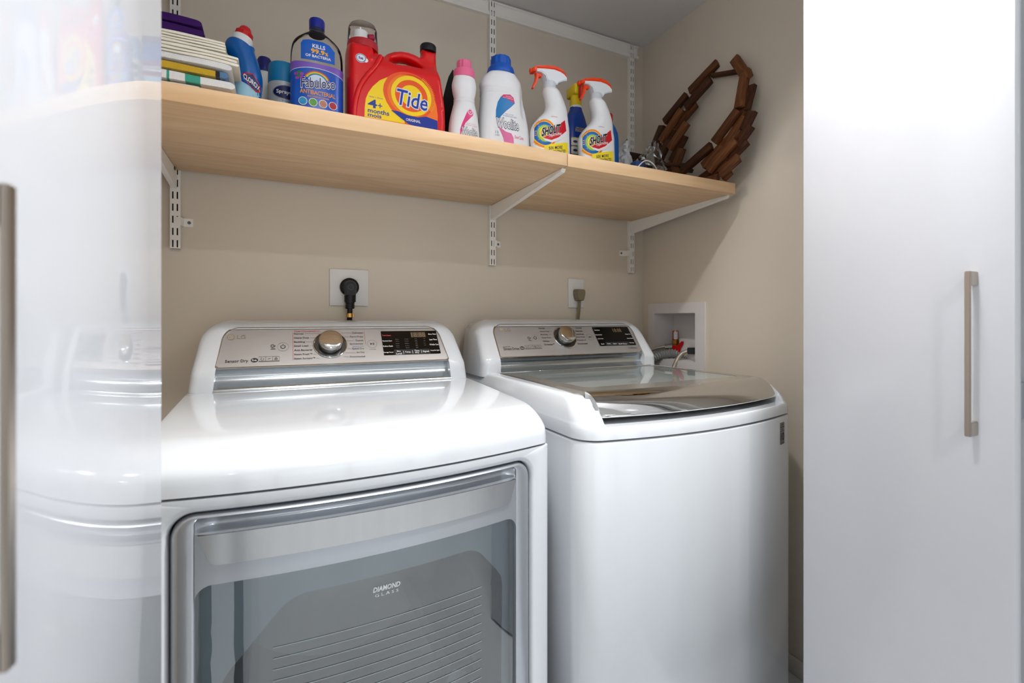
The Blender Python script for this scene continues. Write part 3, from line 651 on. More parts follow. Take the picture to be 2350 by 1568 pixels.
# door: frame, scoop, band, steel trim, glass
OP = (-0.104, 0.4100, -0.870, -0.281)
door = obj('door_frame', (lambda b: (loft(b, [dl_(rrect(DO[0] + 0.003 + i, DO[1] - 0.003 - i, DO[2] + 0.003 + i, DO[3] - 0.0015 - i * 0.25, 0.034 - i, 14, 8), w_) for i, w_ in ((0, 0.03), (0, 0.012), (0.002, 0.006), (0.006, 0.002), (0.012, 0.0))] + [dl_(rrect(OP[0] - i, OP[1] + i, OP[2] - i, OP[3] + i * 0.25, [0.022 + i, 0.022 + i, 0.010, 0.010], 14, 8), w_) for i, w_ in ((0.004, -0.001), (0.001, 0.0005), (0, 0.004), (0, 0.03))], cap0=False, cap1=False), bmesh.ops.recalc_face_normals(b, faces=b.faces), b)[-1])(B()), M_silver, dry, smooth=50, label='silver door frame')
bm = B(); pr = [(-0.2812, 0.003), (-0.2835, 0.010), (-0.288, 0.017), (-0.294, 0.020), (-0.299, 0.017), (-0.302, 0.008), (-0.3025, -0.004), (-0.3022, -0.0065)]
N = 36; loft(bm, [[(x, FD(x) + w_ * (1 if 0 < i < N else 0.2), z) for z, w_ in pr] for i, x in enumerate([OP[0] + (OP[1] - OP[0]) * i / N for i in range(N + 1)])], closed=False, cap0=False, cap1=False)
bmesh.ops.recalc_face_normals(bm, faces=bm.faces)
if sum(f.normal.y for f in bm.faces) > 0: bmesh.ops.reverse_faces(bm, faces=bm.faces)
obj('handle_scoop', bm, M_silver, dry, smooth=60, label='silver finger recess above the door trim')
r_ = 0.022; cc = [(OP[0], -0.3025), (OP[1], -0.3025), (OP[1], -0.376 - r_)] + [(OP[1] - r_ + r_ * math.cos(a), -0.376 - r_ + r_ * math.sin(a)) for a in [math.pi / 2 * k / 6 for k in range(1, 7)]] + [(OP[0] + r_ - r_ * math.sin(a), -0.376 - r_ + r_ * math.cos(a)) for a in [math.pi / 2 * k / 6 for k in range(0, 6)]] + [(OP[0], -0.376 - r_)]
obj('door_band', slab([(cc, [])], lambda x, z: (x, FD(x) - 0.0008, z), 0.012, 0.03), M_silver, dry, smooth=30)
tr = rpoly([(-0.084, -0.348), (0.394, -0.348), (0.4075, -0.3028), (-0.1005, -0.3028)], [0.014, 0.014, 0.001, 0.001], 14, 6)
obj('steel_trim', slab([(tr, [])], lambda x, z: (x, FD(x) - 0.0065 + 0.003 * (-0.3028 - z) / 0.045, z), 0.008, 0.03), M_steel, dry, smooth=20, label='brushed steel door trim')
M_glass = glassy('smoked_door_glass', (0.82, 0.88, 0.90), 2.45, 0.015)
gl = obj('door_glass', mapped(poly_bm([(rrect(OP[0] - 0.002, OP[1] + 0.002, OP[2] - 0.002, -0.374, 0.022), [])], 0.05), lambda x, z: (x, FD(x) + 0.006, z)), M_glass, dry, smooth=60, label='smoked glass pane')
M_inner = mat('grey_inner_door', (196, 212, 220), 0.35)
hole = rpoly([(-0.075, -0.83), (0.39, -0.83), (0.395, -0.50), (0.335, -0.428), (0.02, -0.428), (-0.078, -0.54)], [0.06, 0.06, 0.05, 0.05, 0.06, 0.07], 6, 6)
obj('inner_door', slab([(rrect(OP[0] - 0.01, OP[1] + 0.01, OP[2] - 0.01, -0.36, 0.02), [hole])], lambda x, z: (x, FD(x) + 0.032, z), 0.02, 0.05), M_inner, dry, smooth=30)
bm = B(); cxh, czh = 0.156, -0.62
def hs(s, y): return [(cxh + (x - cxh) * s, y, czh + (z - czh) * s) for x, z in hole]
loft(bm, [hs(1.0, 0.86), hs(0.97, 0.875), hs(0.93, 0.90), hs(0.86, 0.915)], cap0=False, cap1=False); obj('inner_ring', bm, mat('dark_inner_ring', (96, 106, 112), 0.3), dry)
M_drum = mat('drum_steel', (190, 194, 194), 0.35, 0.6, var=0.05, vscale=20)
bm = B(); MD = Matrix.Translation((cxh, 0, czh + 0.02)) @ Matrix.Rotation(R(-90), 4, 'X')
loft(bm, [[tuple(MD @ Vector((r * math.cos(a), r * math.sin(a), y))) for a in [2 * math.pi * k / 48 for k in range(48)]] for r, y in ((0.30, 0.86), (0.30, 0.93), (0.305, 0.94), (0.30, 0.95), (0.30, 1.38), (0.001, 1.40))], cap0=False, cap1=False); obj('drum', bm, M_drum, dry)
for a in (200, 320, 80):
    bm = B(); c_ = (cxh + 0.285 * math.cos(R(a)), czh + 0.02 + 0.285 * math.sin(R(a))); i_ = (cxh + 0.22 * math.cos(R(a)), czh + 0.02 + 0.22 * math.sin(R(a)))
    d_ = Vector((-math.sin(R(a)), math.cos(R(a)))) * 0.03
    loft(bm, [[(c_[0] - d_.x, y, c_[1] - d_.y), (c_[0] + d_.x, y, c_[1] + d_.y), (i_[0] + d_.x * 0.4, y, i_[1] + d_.y * 0.4), (i_[0] - d_.x * 0.4, y, i_[1] - d_.y * 0.4)] for y in (0.96, 1.36)]); bmesh.ops.recalc_face_normals(bm, faces=bm.faces)
    obj('drum_baffle', bm, mat('baffle_plastic', (168, 172, 174), 0.4), dry)
fg = lambda x, z: (x, FD(x) + 0.0052, z)
flat_part('printed_lines', [strip(-0.005 + 0.0 * k, -0.487 - 0.0165 * k, 0.335, -0.487 - 0.0165 * k, 0.0011) for k in range(11)], mat('pale_line', (150, 160, 162), 0.5), gl, fg, maxlen=0.04)
text_part('lettering', [('DIAMOND', (0.139, -0.4395, 0.183, -0.431))], mat('pale_print', (190, 195, 195), 0.5), gl, fg, bold=0.03, shear=0.15)
text_part('lettering', [('G L A S S', (0.142, -0.4475, 0.180, -0.4425))], mat('pale_print', (190, 195, 195), 0.5), gl, fg, bold=0.01)
for fx, fy_ in ((DX0 + 0.05, 0.86), (DX1 - 0.05, 0.86), (DX0 + 0.05, 1.44), (DX1 - 0.05, 1.44)):
    bm = B(); lathe(bm, [(0.022, ZF), (0.022, ZF + 0.008), (0.012, ZF + 0.014)], 16, fx, fy_); obj('foot', bm, M_black, dry)
# ------------------------------------------------------------------ washer
WX0, WX1 = 0.532, 1.212; WC = 0.872
FW = lambda x: 0.748 + 0.047 * ((x - WC) / 0.34) ** 2 + 0.040 * (x - WC)
was = thing('washing_machine', 'white top-loading washer on the right with a glass lid', 'washer', (WC, 1.13, ZF))
bm = B(); loft(bm, [cab_loop(WX0, WX1, FW, 1.485, i, i, 0.042, z) for z, i in ((ZB, 0.004), (ZB + 0.004, 0.0), (-0.2465, 0.0), (-0.2435, 0.0012), (-0.2425, 0.004))]); bmesh.ops.recalc_face_normals(bm, faces=bm.faces)
obj('cabinet', bm, M_cab, was, smooth=60)
obj('seam', bx(WX0 + 0.03, WX1 - 0.03, 0.86, 1.47, -0.245, -0.236), M_gap, was)
LX0, LX1 = 0.588, 1.160
bm = B()
prof = [(-0.2395, 0.002, 0.002), (-0.2385, 0, 0), (-0.228, 0.0, 0.001), (-0.2190, 0.0005, 0.0035), (-0.2155, 0.001, 0.0048), (-0.2140, 0.0012, 0.0062), (-0.211, 0.0015, 0.0075), (-0.2095, 0.002, 0.0095), (-0.205, 0.003, 0.012), (-0.199, 0.0045, 0.0155), (-0.192, 0.0065, 0.0215), (-0.185, 0.009, 0.0290), (-0.178, 0.012, 0.0365), (-0.172, 0.015, 0.0450), (-0.166, 0.018, 0.0570), (-0.162, 0.021, 0.071), (-0.1597, 0.024, 0.092), (-0.1588, 0.028, 0.13), (-0.1585, 0.030, 0.30), (-0.1585, 0.032, 0.52)]
sm = lambda t: max(0, min(1, t)) ** 2 * (3 - 2 * max(0, min(1, t)))
loops = []
for z, si, fi in prof:
    L = cab_loop(WX0, WX1, FW, 1.48, si, fi, 0.042, z, xs=[0.0 + 0.58 + 0.001 * k for k in range(15)] + [0.60 + 0.014 * k for k in range(40)] + [1.153 + 0.001 * k for k in range(15)])
    out = []
    for x, y, zz in L:
        wgt = sm((x - LX0 + 0.004) / 0.005) * sm((LX1 + 0.004 - x) / 0.005)
        zc = -0.2140 if y < 1.3 else zz
        if zz > zc: zz = zz + (zc - zz) * wgt
        out.append((x, y, zz))
    loops.append(out)
loft(bm, loops); bmesh.ops.recalc_face_normals(bm, faces=bm.faces); obj('top_cover', bm, M_white, was, smooth=60)
# lid: rim, glass, chrome front
YL1 = 1.285; ZL = lambda y: -0.1575 + (1.285 - y) * 0.008
YT = lambda x: FW(x) + 0.086
def lidp(x, z): return (x, z, ZL(z))
def lid_out(i, n=40):
    a, b = LX0 + i, LX1 - i
    return [(a + (b - a) * k / n, YT(a + (b - a) * k / n) + i * 0.3) for k in range(n + 1)] + [(b, YL1 - i), (a, YL1 - i)]
def plate(outer, holes, zoff, th):
    b_ = poly_bm([(outer, holes)])
    for v in b_.verts: v.co = Vector((v.co.x, v.co.z, ZL(v.co.z) + zoff))
    for f in b_.faces: f.normal_update()
    if sum(f.normal.z for f in b_.faces) < 0: bmesh.ops.reverse_faces(b_, faces=b_.faces)
    r = bmesh.ops.extrude_edge_only(b_, edges=[e for e in b_.edges if e.is_boundary])
    for v in r['geom']:
        if isinstance(v, bmesh.types.BMVert): v.co.z -= th
    bmesh.ops.recalc_face_normals(b_, faces=b_.faces); return b_
gi = rrect(LX0 + 0.040, LX1 - 0.030, 0.905, YL1 - 0.022, 0.02, 8, 6)
M_lidrim = mat('bronze_grey_rim', (152, 146, 136), 0.22, 0.7)
lid = obj('lid_rim', plate(lid_out(0), [gi], 0, 0.03), M_lidrim, was, smooth=20, label='bronze-grey lid rim')
obj('lid_glass', plate(rrect(LX0 + 0.039, LX1 - 0.029, 0.904, YL1 - 0.021, 0.02, 8, 6), [], -0.0006, 0.006), mat('tinted_lid_glass', (112, 118, 116), 0.03, spec=0.9, ior=1.6), lid, smooth=20, label='tinted glass lid pane')
obj('lid_edge', bx(LX0 - 0.001, LX1 + 0.001, YL1 - 0.003, YL1 + 0.006, -0.166, -0.1555, bev=0.002), M_chrome, lid)
bm = B(); pr = cat([(0.0, 0.0), (0.014, -0.0018), (0.026, -0.0062), (0.037, -0.0130), (0.046, -0.0215), (0.0525, -0.0305), (0.0575, -0.0405), (0.0585, -0.0455), (0.0555, -0.0480)], 4)
N = 60; rows = []
for i in range(N + 1):
    x = LX0 + 0.001 + (LX1 - LX0 - 0.002) * i / N
    e = 1; q = 1
    rows.append([(x, YT(x) - d * q, ZL(YT(x)) + 0.0006 + z * (0.97 + 0.03 * e)) for d, z in pr] + [(x, YT(x) - 0.01, -0.206)])
loft(bm, rows, closed=False); bmesh.ops.recalc_face_normals(bm, faces=bm.faces)
obj('lid_front', bm, M_chrome, lid, smooth=50, label='polished chrome lid front')
pan = console(was, (WX0 + 0.006, WX1 - 0.008, 0.556, 1.193, 0.0), 0.058, (0.602, 1.153, -0.013), 0.036, 0.598, 1.1465)
knob(was, 0.8536, -0.0609, 0.0405, 0.0290)
WASHER_TEXT = [
  ('LG', (0.643, -0.0382, 0.6644, -0.028), 'gold'),
  ('inverter', (0.6207, -0.0851, 0.6464, -0.0819), 'grey'),
  ('Direct Drive', (0.6206, -0.094, 0.6727, -0.0864), 'black'),
  ('Normal', (0.7683, -0.0318, 0.7908, -0.0269), 'black'),
  ('Heavy Duty', (0.7687, -0.0421, 0.8035, -0.0372), 'black'),
  ('Bedding', (0.7674, -0.0525, 0.7926, -0.0476), 'black'),
  ('Deep Wash', (0.7672, -0.0622, 0.8017, -0.0574), 'black'),
  ('Whites', (0.7667, -0.0724, 0.7896, -0.0676), 'black'),
  ('Oxi Sanitize™', (0.7662, -0.0827, 0.8044, -0.078), 'black'),
  ('Normal', (0.9128, -0.032, 0.9358, -0.0269), 'black'),
  ('Delicates', (0.9067, -0.0422, 0.9348, -0.0371), 'black'),
  ('Perm.Press', (0.9015, -0.0523, 0.9339, -0.0473), 'black'),
  ('Speed Wash', (0.8972, -0.0623, 0.9338, -0.0573), 'black'),
  ('Waterproof', (0.8972, -0.0722, 0.9328, -0.0673), 'black'),
  ('Downloaded', (0.8942, -0.0831, 0.9325, -0.0783), 'black'),
  ('TrueBalance', (1.0935, -0.101, 1.1301, -0.096), 'grey'),
  ('TurboWash', (0.984, -0.0393, 1.0055, -0.036), 'white'),
  ('Remote Start', (0.9799, -0.0548, 1.0072, -0.0515), 'white'),
  ('Delay Wash', (0.9823, -0.0683, 1.0049, -0.0651), 'white'),
  ('18:88', (1.0619, -0.0451, 1.0983, -0.0326), 'amber'),
  ('ColdWash', (1.109, -0.0394, 1.1325, -0.0356), 'blue'),
  ('Water Plus', (1.1083, -0.0543, 1.1311, -0.0509), 'white'),
  ('Soil', (0.9861, -0.0852, 0.9987, -0.082), 'white'),
  ('Temp.', (1.0112, -0.0854, 1.0267, -0.0819), 'white'),
  ('Spin', (1.0363, -0.086, 1.052, -0.0824), 'white'),
  ('Soil', (1.0594, -0.0865, 1.0753, -0.0829), 'white'),
  ('Rinse', (1.079, -0.0869, 1.095, -0.0833), 'white'),
  ('Extra Rinse', (1.1079, -0.0687, 1.133, -0.0653), 'white'),
  ('Tub Clean', (1.108, -0.0836, 1.1281, -0.0803), 'white'),
]
console_print(pan, WASHER_TEXT, (0.6326, -0.0323, 0.0078), (0.684, -0.089, 0.0078), (0.694, -0.0935, 0.7541, -0.0815, 4), (0.743, -0.0591, 0.0128), (0.9543, -0.06, 0.0128), (0.7207, -0.0596), rrect(0.979, 1.1345, -0.0898, -0.0272, 0.002, 4, 3))
flat_part('display_bar', [rrect(1.006, 1.105, -0.089, -0.078, 0.0005, 2, 2)], M_dispbar, pan, onp(0.0014))
flat_part('leader_line', [strip(0.794, -0.0295, 0.818, -0.0295, 0.0005), strip(0.806, -0.0397, 0.815, -0.0397, 0.0005), strip(0.795, -0.05, 0.811, -0.05, 0.0005), strip(0.804, -0.0598, 0.81, -0.0598, 0.0005), strip(0.792, -0.07, 0.811, -0.07, 0.0005), strip(0.889, -0.0295, 0.910, -0.0295, 0.0005), strip(0.892, -0.0397, 0.905, -0.0397, 0.0005)], PRINT['grey'], pan, onp(0.0006))
fw = lambda e: (lambda x, z: (x, FW(x) - e, z))
st = flat_part('warranty_sticker', [rrect(1.1235, 1.1485, -0.312, -0.258, 0.0008, 2, 2)], mat('sticker_grey', (138, 138, 140), 0.4), was, fw(0.0004), maxlen=0.02)
flat_part('sticker_border', [(rrect(1.1235, 1.1485, -0.312, -0.258, 0.0008, 2, 2), [rrect(1.1242, 1.1478, -0.3113, -0.2587, 0.0005, 2, 2)]), rrect(1.1250, 1.1470, -0.2795, -0.2785, 0.0003, 1, 1)], PRINT['black'], st, fw(0.0008), maxlen=0.02)
text_part('lettering', [('10', (1.1270, -0.304, 1.1460, -0.2825)), ('DIRECT DRIVE', (1.1255, -0.271, 1.1465, -0.267)), ('INVERTER', (1.1290, -0.2645, 1.1430, -0.2615)), ('MOTOR', (1.1310, -0.2765, 1.1410, -0.2735)), ('YEAR WARRANTY', (1.1255, -0.3095, 1.1465, -0.3065))], PRINT['black'], st, fw(0.0008), bold=0.03, maxlen=0.01)
for fx, fy_ in ((WX0 + 0.06, 0.87), (WX1 - 0.06, 0.89), (WX0 + 0.06, 1.44), (WX1 - 0.06, 1.44)):
    bm = B(); lathe(bm, [(0.022, ZF), (0.022, ZF + 0.008), (0.012, ZF + 0.014)], 16, fx, fy_); obj('foot', bm, M_black, was)
# ================================================================== things on the shelf
SH = SZ1 + 0.0003
def sup(z, cx, hx, cy, hy, e=2.0, n=44):
    out = []
    for k in range(n):
        a = 2 * math.pi * k / n; ca, sa = math.cos(a), math.sin(a)
        out.append((cx + hx * math.copysign(abs(ca) ** (2 / e), ca), cy + hy * math.copysign(abs(sa) ** (2 / e), sa), z))
    return out
def body(keys, m=5, n=44, base=0.004):
    """keys: (z, xl, xr, depth_half, exponent) smooth loft with a rounded foot"""
    K = cat([tuple(k) for k in keys], m); bm = B()
    z, xl, xr, hy, e = K[0]
    L = [sup(z, (xl + xr) / 2, (xr - xl) / 2 - base, 0, hy - base, e, n)]
    L += [sup(z_ + (base * 0.6 if i == 0 else 0), (a + b) / 2, (b - a) / 2, 0, h, e_, n) for i, (z_, a, b, h, e_) in enumerate(K)]
    loft(bm, L); return bm
def projector(bm, eps, lim=None):
    t = BVHTree.FromBMesh(bm)
    def f(x, z):
        h = t.ray_cast(Vector((x, -1, z)), Vector((0, 1, 0)))
        if h[0] is None:
            h = t.find_nearest(Vector((x, -0.2, z))); return (h[0].x, h[0].y - f.e * 0.3, h[0].z)
        return (x, h[0].y - f.e, z)
    f.e = eps; return f
class Surf:
    """lays print on the front (-y) of a body in layers"""
    def __init__(s, bm, parent): s.t = BVHTree.FromBMesh(bm); s.p = parent; s.k = 0
    def map(s, layer):
        e = 0.00025 + 0.00022 * layer
        def f(x, z):
            h = s.t.ray_cast(Vector((x, -1, z)), Vector((0, 1, 0)))
            if h[0] is None:
                q = s.t.find_nearest(Vector((x, -0.3, z)))[0]; return (q.x, q.y - e, q.z)
            return (x, h[0].y - e, z)
        return f
    def fill(s, name, polys, m, layer=0, parent=None, ml=0.007): return flat_part(name, polys, m, parent or s.p, s.map(layer), True, ml)
    def text(s, items, m, layer=1, parent=None, bold=0.01, shear=0.0, warp=None, pad=None, ml=0.006): return text_part('lettering', items, m, parent or s.p, s.map(layer), bold, shear, True, ml, warp, pad)
def P(n, c, r=0.35, **k): return mat(n, c, r, **k)
c_white = P('print_plain_white', (235, 235, 236), 0.4); c_navy = P('print_navy', (24, 34, 92), 0.4); c_blk = PRINT['black']
def lin(a, b): return lambda z: a + b * z
# ------------------------------------------------------------------ folded linens, lower left
def linen(name, lab, x1, y0, y1, z0, z1, m, sag=0.0, layers=2, seed=1, cat_='towel', tilt=0.0, xl=-0.36):
    rnd = random.Random(seed); t = thing(name, lab, cat_, ((xl + x1) / 2, (y0 + y1) / 2, SH + z0), group='folded linens on the shelf')
    th = (z1 - z0) / layers
    nx = 26; ny = 12
    for l in range(layers):
        bm = B(); a = z0 + th * l; b = a + th * 0.97; xe = x1 - (0.004 * rnd.random() if l else 0); loops = []
        ph = rnd.random() * 6
        for j in range(ny + 1):
            y = y0 + (y1 - y0) * j / ny; e = 1 if 0 < j < ny else 0.72; pr = []
            wob = lambda x: 0.0005 * math.sin(37 * x + ph + 9 * y) + 0.0003 * math.sin(71 * x + 23 * y + ph)
            r = (b - a) / 2; zc = (a + b) / 2
            xs = [xl + (xe - r - xl) * i / nx for i in range(nx + 1)]
            dz = lambda x: tilt * (x - xe) - sag * max(0, (x - (xe - 0.06)) / 0.06) ** 2 + (0 if (l == 0 and z0 == 0) else 0.0)
            lowest = 0.0006 if z0 == 0 and l == 0 else -1
            for x in xs: pr.append((x, y, max(lowest, zc - r * e + dz(x) + wob(x) * (0.2 if lowest > 0 else 1))))
            for k in range(1, 8):
                an = -math.pi / 2 + math.pi * k / 8; pr.append((xe - r + r * 1.1 * math.cos(an), y, max(lowest, zc + r * e * math.sin(an) + dz(xe))))
            for x in xs[::-1]: pr.append((x, y, zc + r * e + dz(x) + wob(x + 0.1)))
            loops.append([(p[0], p[1], p[2] + SH) for p in pr])
        loft(bm, loops); bmesh.ops.recalc_face_normals(bm, faces=bm.faces)
        obj('fold', bm, m, t, smooth=60)
    return t
def stripes(name, base, bands, rough=0.95):
    """cloth with woven bands at given x (world metres)"""
    m = mat(name, base, rough, bump=0.9, bscale=900, sheen=0.3, spec=0.1); nt = m.node_tree; b = nt.nodes['Principled BSDF']
    g = nt.nodes.new('ShaderNodeNewGeometry'); sx = nt.nodes.new('ShaderNodeSeparateXYZ'); nt.links.new(g.outputs['Position'], sx.inputs[0])
    cr = nt.nodes.new('ShaderNodeValToRGB'); cr.color_ramp.interpolation = 'CONSTANT'
    mr = nt.nodes.new('ShaderNodeMapRange'); mr.inputs['From Min'].default_value = -0.36; mr.inputs['From Max'].default_value = 0.0
    nt.links.new(sx.outputs[0], mr.inputs[0]); nt.links.new(mr.outputs[0], cr.inputs[0])
    L = lambda q: tuple(pow(v / 255.0, 2.2) for v in q) + (1,)
    el = cr.color_ramp.elements; el[0].position = 0; el[0].color = L(bands[0][1]); el[1].position = (bands[1][0] + 0.36) / 0.36; el[1].color = L(bands[1][1])
    for x, c in bands[2:]:
        e = el.new((x + 0.36) / 0.36); e.color = L(c)
    nt.links.new(cr.outputs[0], b.inputs['Base Color']); return m
m_terry = mat('white_terry', (232, 232, 232), 0.95, bump=0.9, bscale=900, sheen=0.3, spec=0.1)
m_green = stripes('white_green_terry', (232, 232, 232), [(-1, (232, 232, 232)), (-0.181, (64, 160, 138)), (-0.176, (232, 232, 232)), (-0.152, (64, 160, 138)), (-0.129, (232, 232, 232))])
m_yel = stripes('yellow_blue_terry', (200, 160, 40), [(-1, (205, 165, 45)), (-0.105, (40, 40, 44)), (-0.098, (92, 130, 170))])
m_cream = mat('cream_cotton', (236, 230, 214), 0.85, bump=0.3, bscale=500, spec=0.1)
m_purple = mat('purple_cotton', (62, 34, 92), 0.9, bump=0.3, bscale=600, spec=0.1, var=0.25, vscale=25)
linen('bath_towel', 'thin white towel at the very bottom of the linen stack', -0.128, 1.066, 1.32, 0.0, 0.0078, m_terry, layers=1, seed=2)
linen('bath_towel', 'white towel with green stripes low in the linen stack', -0.0725, 1.062, 1.34, 0.0088, 0.0282, m_green, sag=0.001, layers=1, seed=3)
linen('bath_towel', 'yellow and blue terry towel in the middle of the linen stack', -0.0840, 1.064, 1.33, 0.0292, 0.0450, m_yel, sag=0.001, layers=1, seed=4)
linen('bath_towel', 'plain white terry towel just above the yellow and blue one', -0.0775, 1.062, 1.33, 0.0462, 0.0612, m_terry, sag=0.002, layers=1, seed=5)
linen('table_linen', 'cream folded linen with a long corner above the white towel', -0.0655, 1.068, 1.34, 0.0622, 0.0810, m_cream, sag=0.003, layers=3, seed=6, cat_='linen')
linen('table_linen', 'cream folded napkins just under the purple cloth', -0.0875, 1.068, 1.33, 0.0820, 0.1030, m_cream, sag=0.001, layers=4, seed=7, cat_='linen')
linen('purple_cloth', 'dark purple folded cloth on top of the linen stack', -0.124, 1.075, 1.32, 0.1042, 0.1395, m_purple, sag=0.001, layers=2, seed=8, cat_='cloth')
# ------------------------------------------------------------------ toilet cleaner with angled neck
t = thing('cleaner_bottle', 'blue angled-neck cleaner bottle with a red cap leaning by the towels', 'bottle', (-0.058, 1.155, SH))
ctr = cat([(0.0, 0.0), (0.0, 0.03), (0.003, 0.075), (0.002, 0.100), (-0.006, 0.124), (-0.011, 0.139), (-0.009, 0.149)], 5)
wid = cat([(0.026,), (0.0275,), (0.0285,), (0.0245,), (0.0245,), (0.0275,), (0.020,)], 5)
bm = B(); loops = []
for i, ((x, z), (hw,)) in enumerate(zip(ctr, wid)):
    a, b = ctr[max(i - 1, 0)], ctr[min(i + 1, len(ctr) - 1)]; tn = Vector((b[0] - a[0], 0, b[1] - a[1])).normalized(); nx_ = Vector((tn.z, 0, -tn.x))
    if i > len(ctr) - 8: nx_ = (nx_ + Vector((0.35, 0, -0.12)) * (i - len(ctr) + 8) / 8).normalized()
    loops.append([tuple(Vector((x, 0, z)) + nx_ * hw * math.cos(q) + Vector((0, 1, 0)) * min(hw, 0.023) * math.sin(q)) for q in [2 * math.pi * k / 36 for k in range(36)]])
loft(bm, loops); bmesh.ops.recalc_face_normals(bm, faces=bm.faces); sf = Surf(bm, t); M_cb = P('cleaner_blue', (14, 92, 170), 0.22)
bod = obj('bottle', bm, M_cb, t, local=True)
Mc = Matrix.Translation((-0.009, 0, 0.147)) @ Matrix.Rotation(R(14), 4, 'Y')
bm = B(); lathe(bm, [(0.0205, 0), (0.0195, 0.012), (0.0175, 0.0165), (0.016, 0.017)], 32, M=Mc); obj('collar', bm, P('collar_white', (224, 226, 230)), t, local=True)
bm = B(); lathe(bm, [(0.0175, 0.0165), (0.0168, 0.026), (0.0125, 0.030), (0.0105, 0.036), (0.0085, 0.0385)], 12, M=Mc); obj('cap', bm, P('cap_red', (196, 22, 28), 0.35), t, smooth=20, local=True)
lbl = sf.fill('label', [[(-0.0265, 0.01), (0.0265, 0.01), (0.0295, 0.062), (0.012, 0.052), (-0.008, 0.062), (-0.0262, 0.0800)]], P('label_pale_blue', (150, 198, 222), 0.35), 0)
sf.fill('label_edge', [[(-0.0262, 0.080), (-0.008, 0.062), (0.012, 0.052), (0.0295, 0.062), (0.0292, 0.066), (0.012, 0.0555), (-0.008, 0.0655), (-0.0262, 0.0835)]], P('label_deep_blue', (10, 40, 130), 0.35), 1, lbl)
lg = [(-0.005, 0.0785), (0.002, 0.0808), (0.014, 0.082), (0.0272, 0.0625), (0.0272, 0.049), (0.019, 0.0452), (0.0105, 0.0512), (-0.004, 0.071)]
sf.fill('logo_border', [lg], P('logo_red', (168, 20, 36), 0.35), 2, lbl); c0 = (0.0115, 0.0635)
sf.fill('logo', [[(c0[0] + (x - c0[0]) * 0.84, c0[1] + (z - c0[1]) * 0.84) for x, z in lg]], P('logo_navy', (16, 26, 96), 0.35), 3, lbl)
rot = lambda cx, cz, a: (lambda x, z: (cx + (x - cx) * math.cos(a) - (z - cz) * math.sin(a), cz + (x - cx) * math.sin(a) + (z - cz) * math.cos(a)))
sf.text([('CLOROX', (-0.0035, 0.0585, 0.0265, 0.0695))], c_white, 4, lbl, 0.02, warp=lambda x, z: (x, z - (x - 0.0115) * 0.62), ml=0.004)
# ------------------------------------------------------------------ small bottle behind, spray can
t = thing('small_bottle', 'small white bottle with a dark blue cap behind the blue cleaner', 'bottle', (-0.0265, 1.305, SH))
bm = body([(0, -0.024, 0.024, 0.02, 3), (0.11, -0.024, 0.024, 0.02, 3), (0.15, -0.021, 0.021, 0.018, 2.6), (0.168, -0.014, 0.014, 0.013, 2)]); obj('bottle', bm, P('bottle_white', (222, 224, 226), 0.3), t, local=True)
bm = B(); lathe(bm, [(0.0165, 0.166), (0.0168, 0.192), (0.013, 0.2)], 28); obj('cap', bm, P('cap_navy', (22, 28, 110), 0.3), t, local=True)
t = thing('spray_can', 'white spray can with a blue cap behind the purple-labelled bottle', 'spray can', (0.014, 1.215, SH))
bm = B(); lathe(bm, [(0.029, 0.0), (0.0325, 0.003), (0.0325, 0.0985), (0.0318, 0.1015)], 40); sf = Surf(bm, t); obj('can', bm, P('can_pale_grey', (196, 202, 208), 0.25, metal=0.2), t, local=True)
bm = B(); lathe(bm, [(0.0312, 0.1015), (0.0322, 0.104), (0.0315, 0.141), (0.0300, 0.146), (0.0285, 0.147)], 40); obj('cap', bm, P('can_cap_blue', (22, 128, 184), 0.4), t, local=True)
lb = sf.fill('logo', [(ell(0.008, 0.0765, 0.0295, 0.0150), [])], c_navy, 0); sf.fill('logo_ring', [(ell(0.008, 0.0765, 0.0305, 0.0160), [ell(0.008, 0.0765, 0.029, 0.0148)])], P('ring_grey', (130, 136, 145), 0.3), 1, lb)
sf.text([('Sprayway', (-0.0150, 0.0705, 0.030, 0.0815))], c_white, 1, lb, 0.02)
sf.text([("World's Best", (-0.004, 0.0545, 0.027, 0.0600)), ('glass', (-0.0055, 0.0290, 0.024, 0.0505))], P('print_steel_blue', (48, 92, 140), 0.4), 1, None, 0.01)
# ------------------------------------------------------------------ big clear bottle with purple and blue labels
t = thing('cleaner_bottle', 'clear bottle with a navy cap and purple-blue rainbow label', 'bottle', (0.081, 1.163, SH))
M_clear = glassy('clear_plastic', (0.955, 0.96, 0.965), 1.12, 0.05)
ks = [(0, -0.053, 0.053, 0.034, 3.4), (0.06, -0.0545, 0.0545, 0.035, 3.4), (0.13, -0.0545, 0.0545, 0.035, 3.2), (0.165, -0.053, 0.053, 0.034, 2.8), (0.185, -0.0465, 0.0465, 0.031, 2.5), (0.2, -0.031, 0.031, 0.025, 2.2), (0.209, -0.0185, 0.0185, 0.0185, 2), (0.216, -0.0155, 0.0155, 0.0155, 2)]
bm = body(ks); sf = Surf(bm, t); obj('bottle', bm, M_clear, t, local=True)
bm = B(); lathe(bm, [(0.0175, 0.208), (0.0182, 0.2105), (0.0165, 0.213), (0.0152, 0.2155), (0.0158, 0.219), (0.0152, 0.221)], 32); obj('neck_ring', bm, P('neck_dark', (40, 44, 62), 0.2), t, local=True)
bm = B(); lathe(bm, [(0.0163, 0.2195), (0.0167, 0.238), (0.0155, 0.241), (0.013, 0.2415)], 36); obj('cap', bm, P('cap_royal', (22, 38, 140), 0.3), t, local=True)
X = lambda x: x - 0.0790
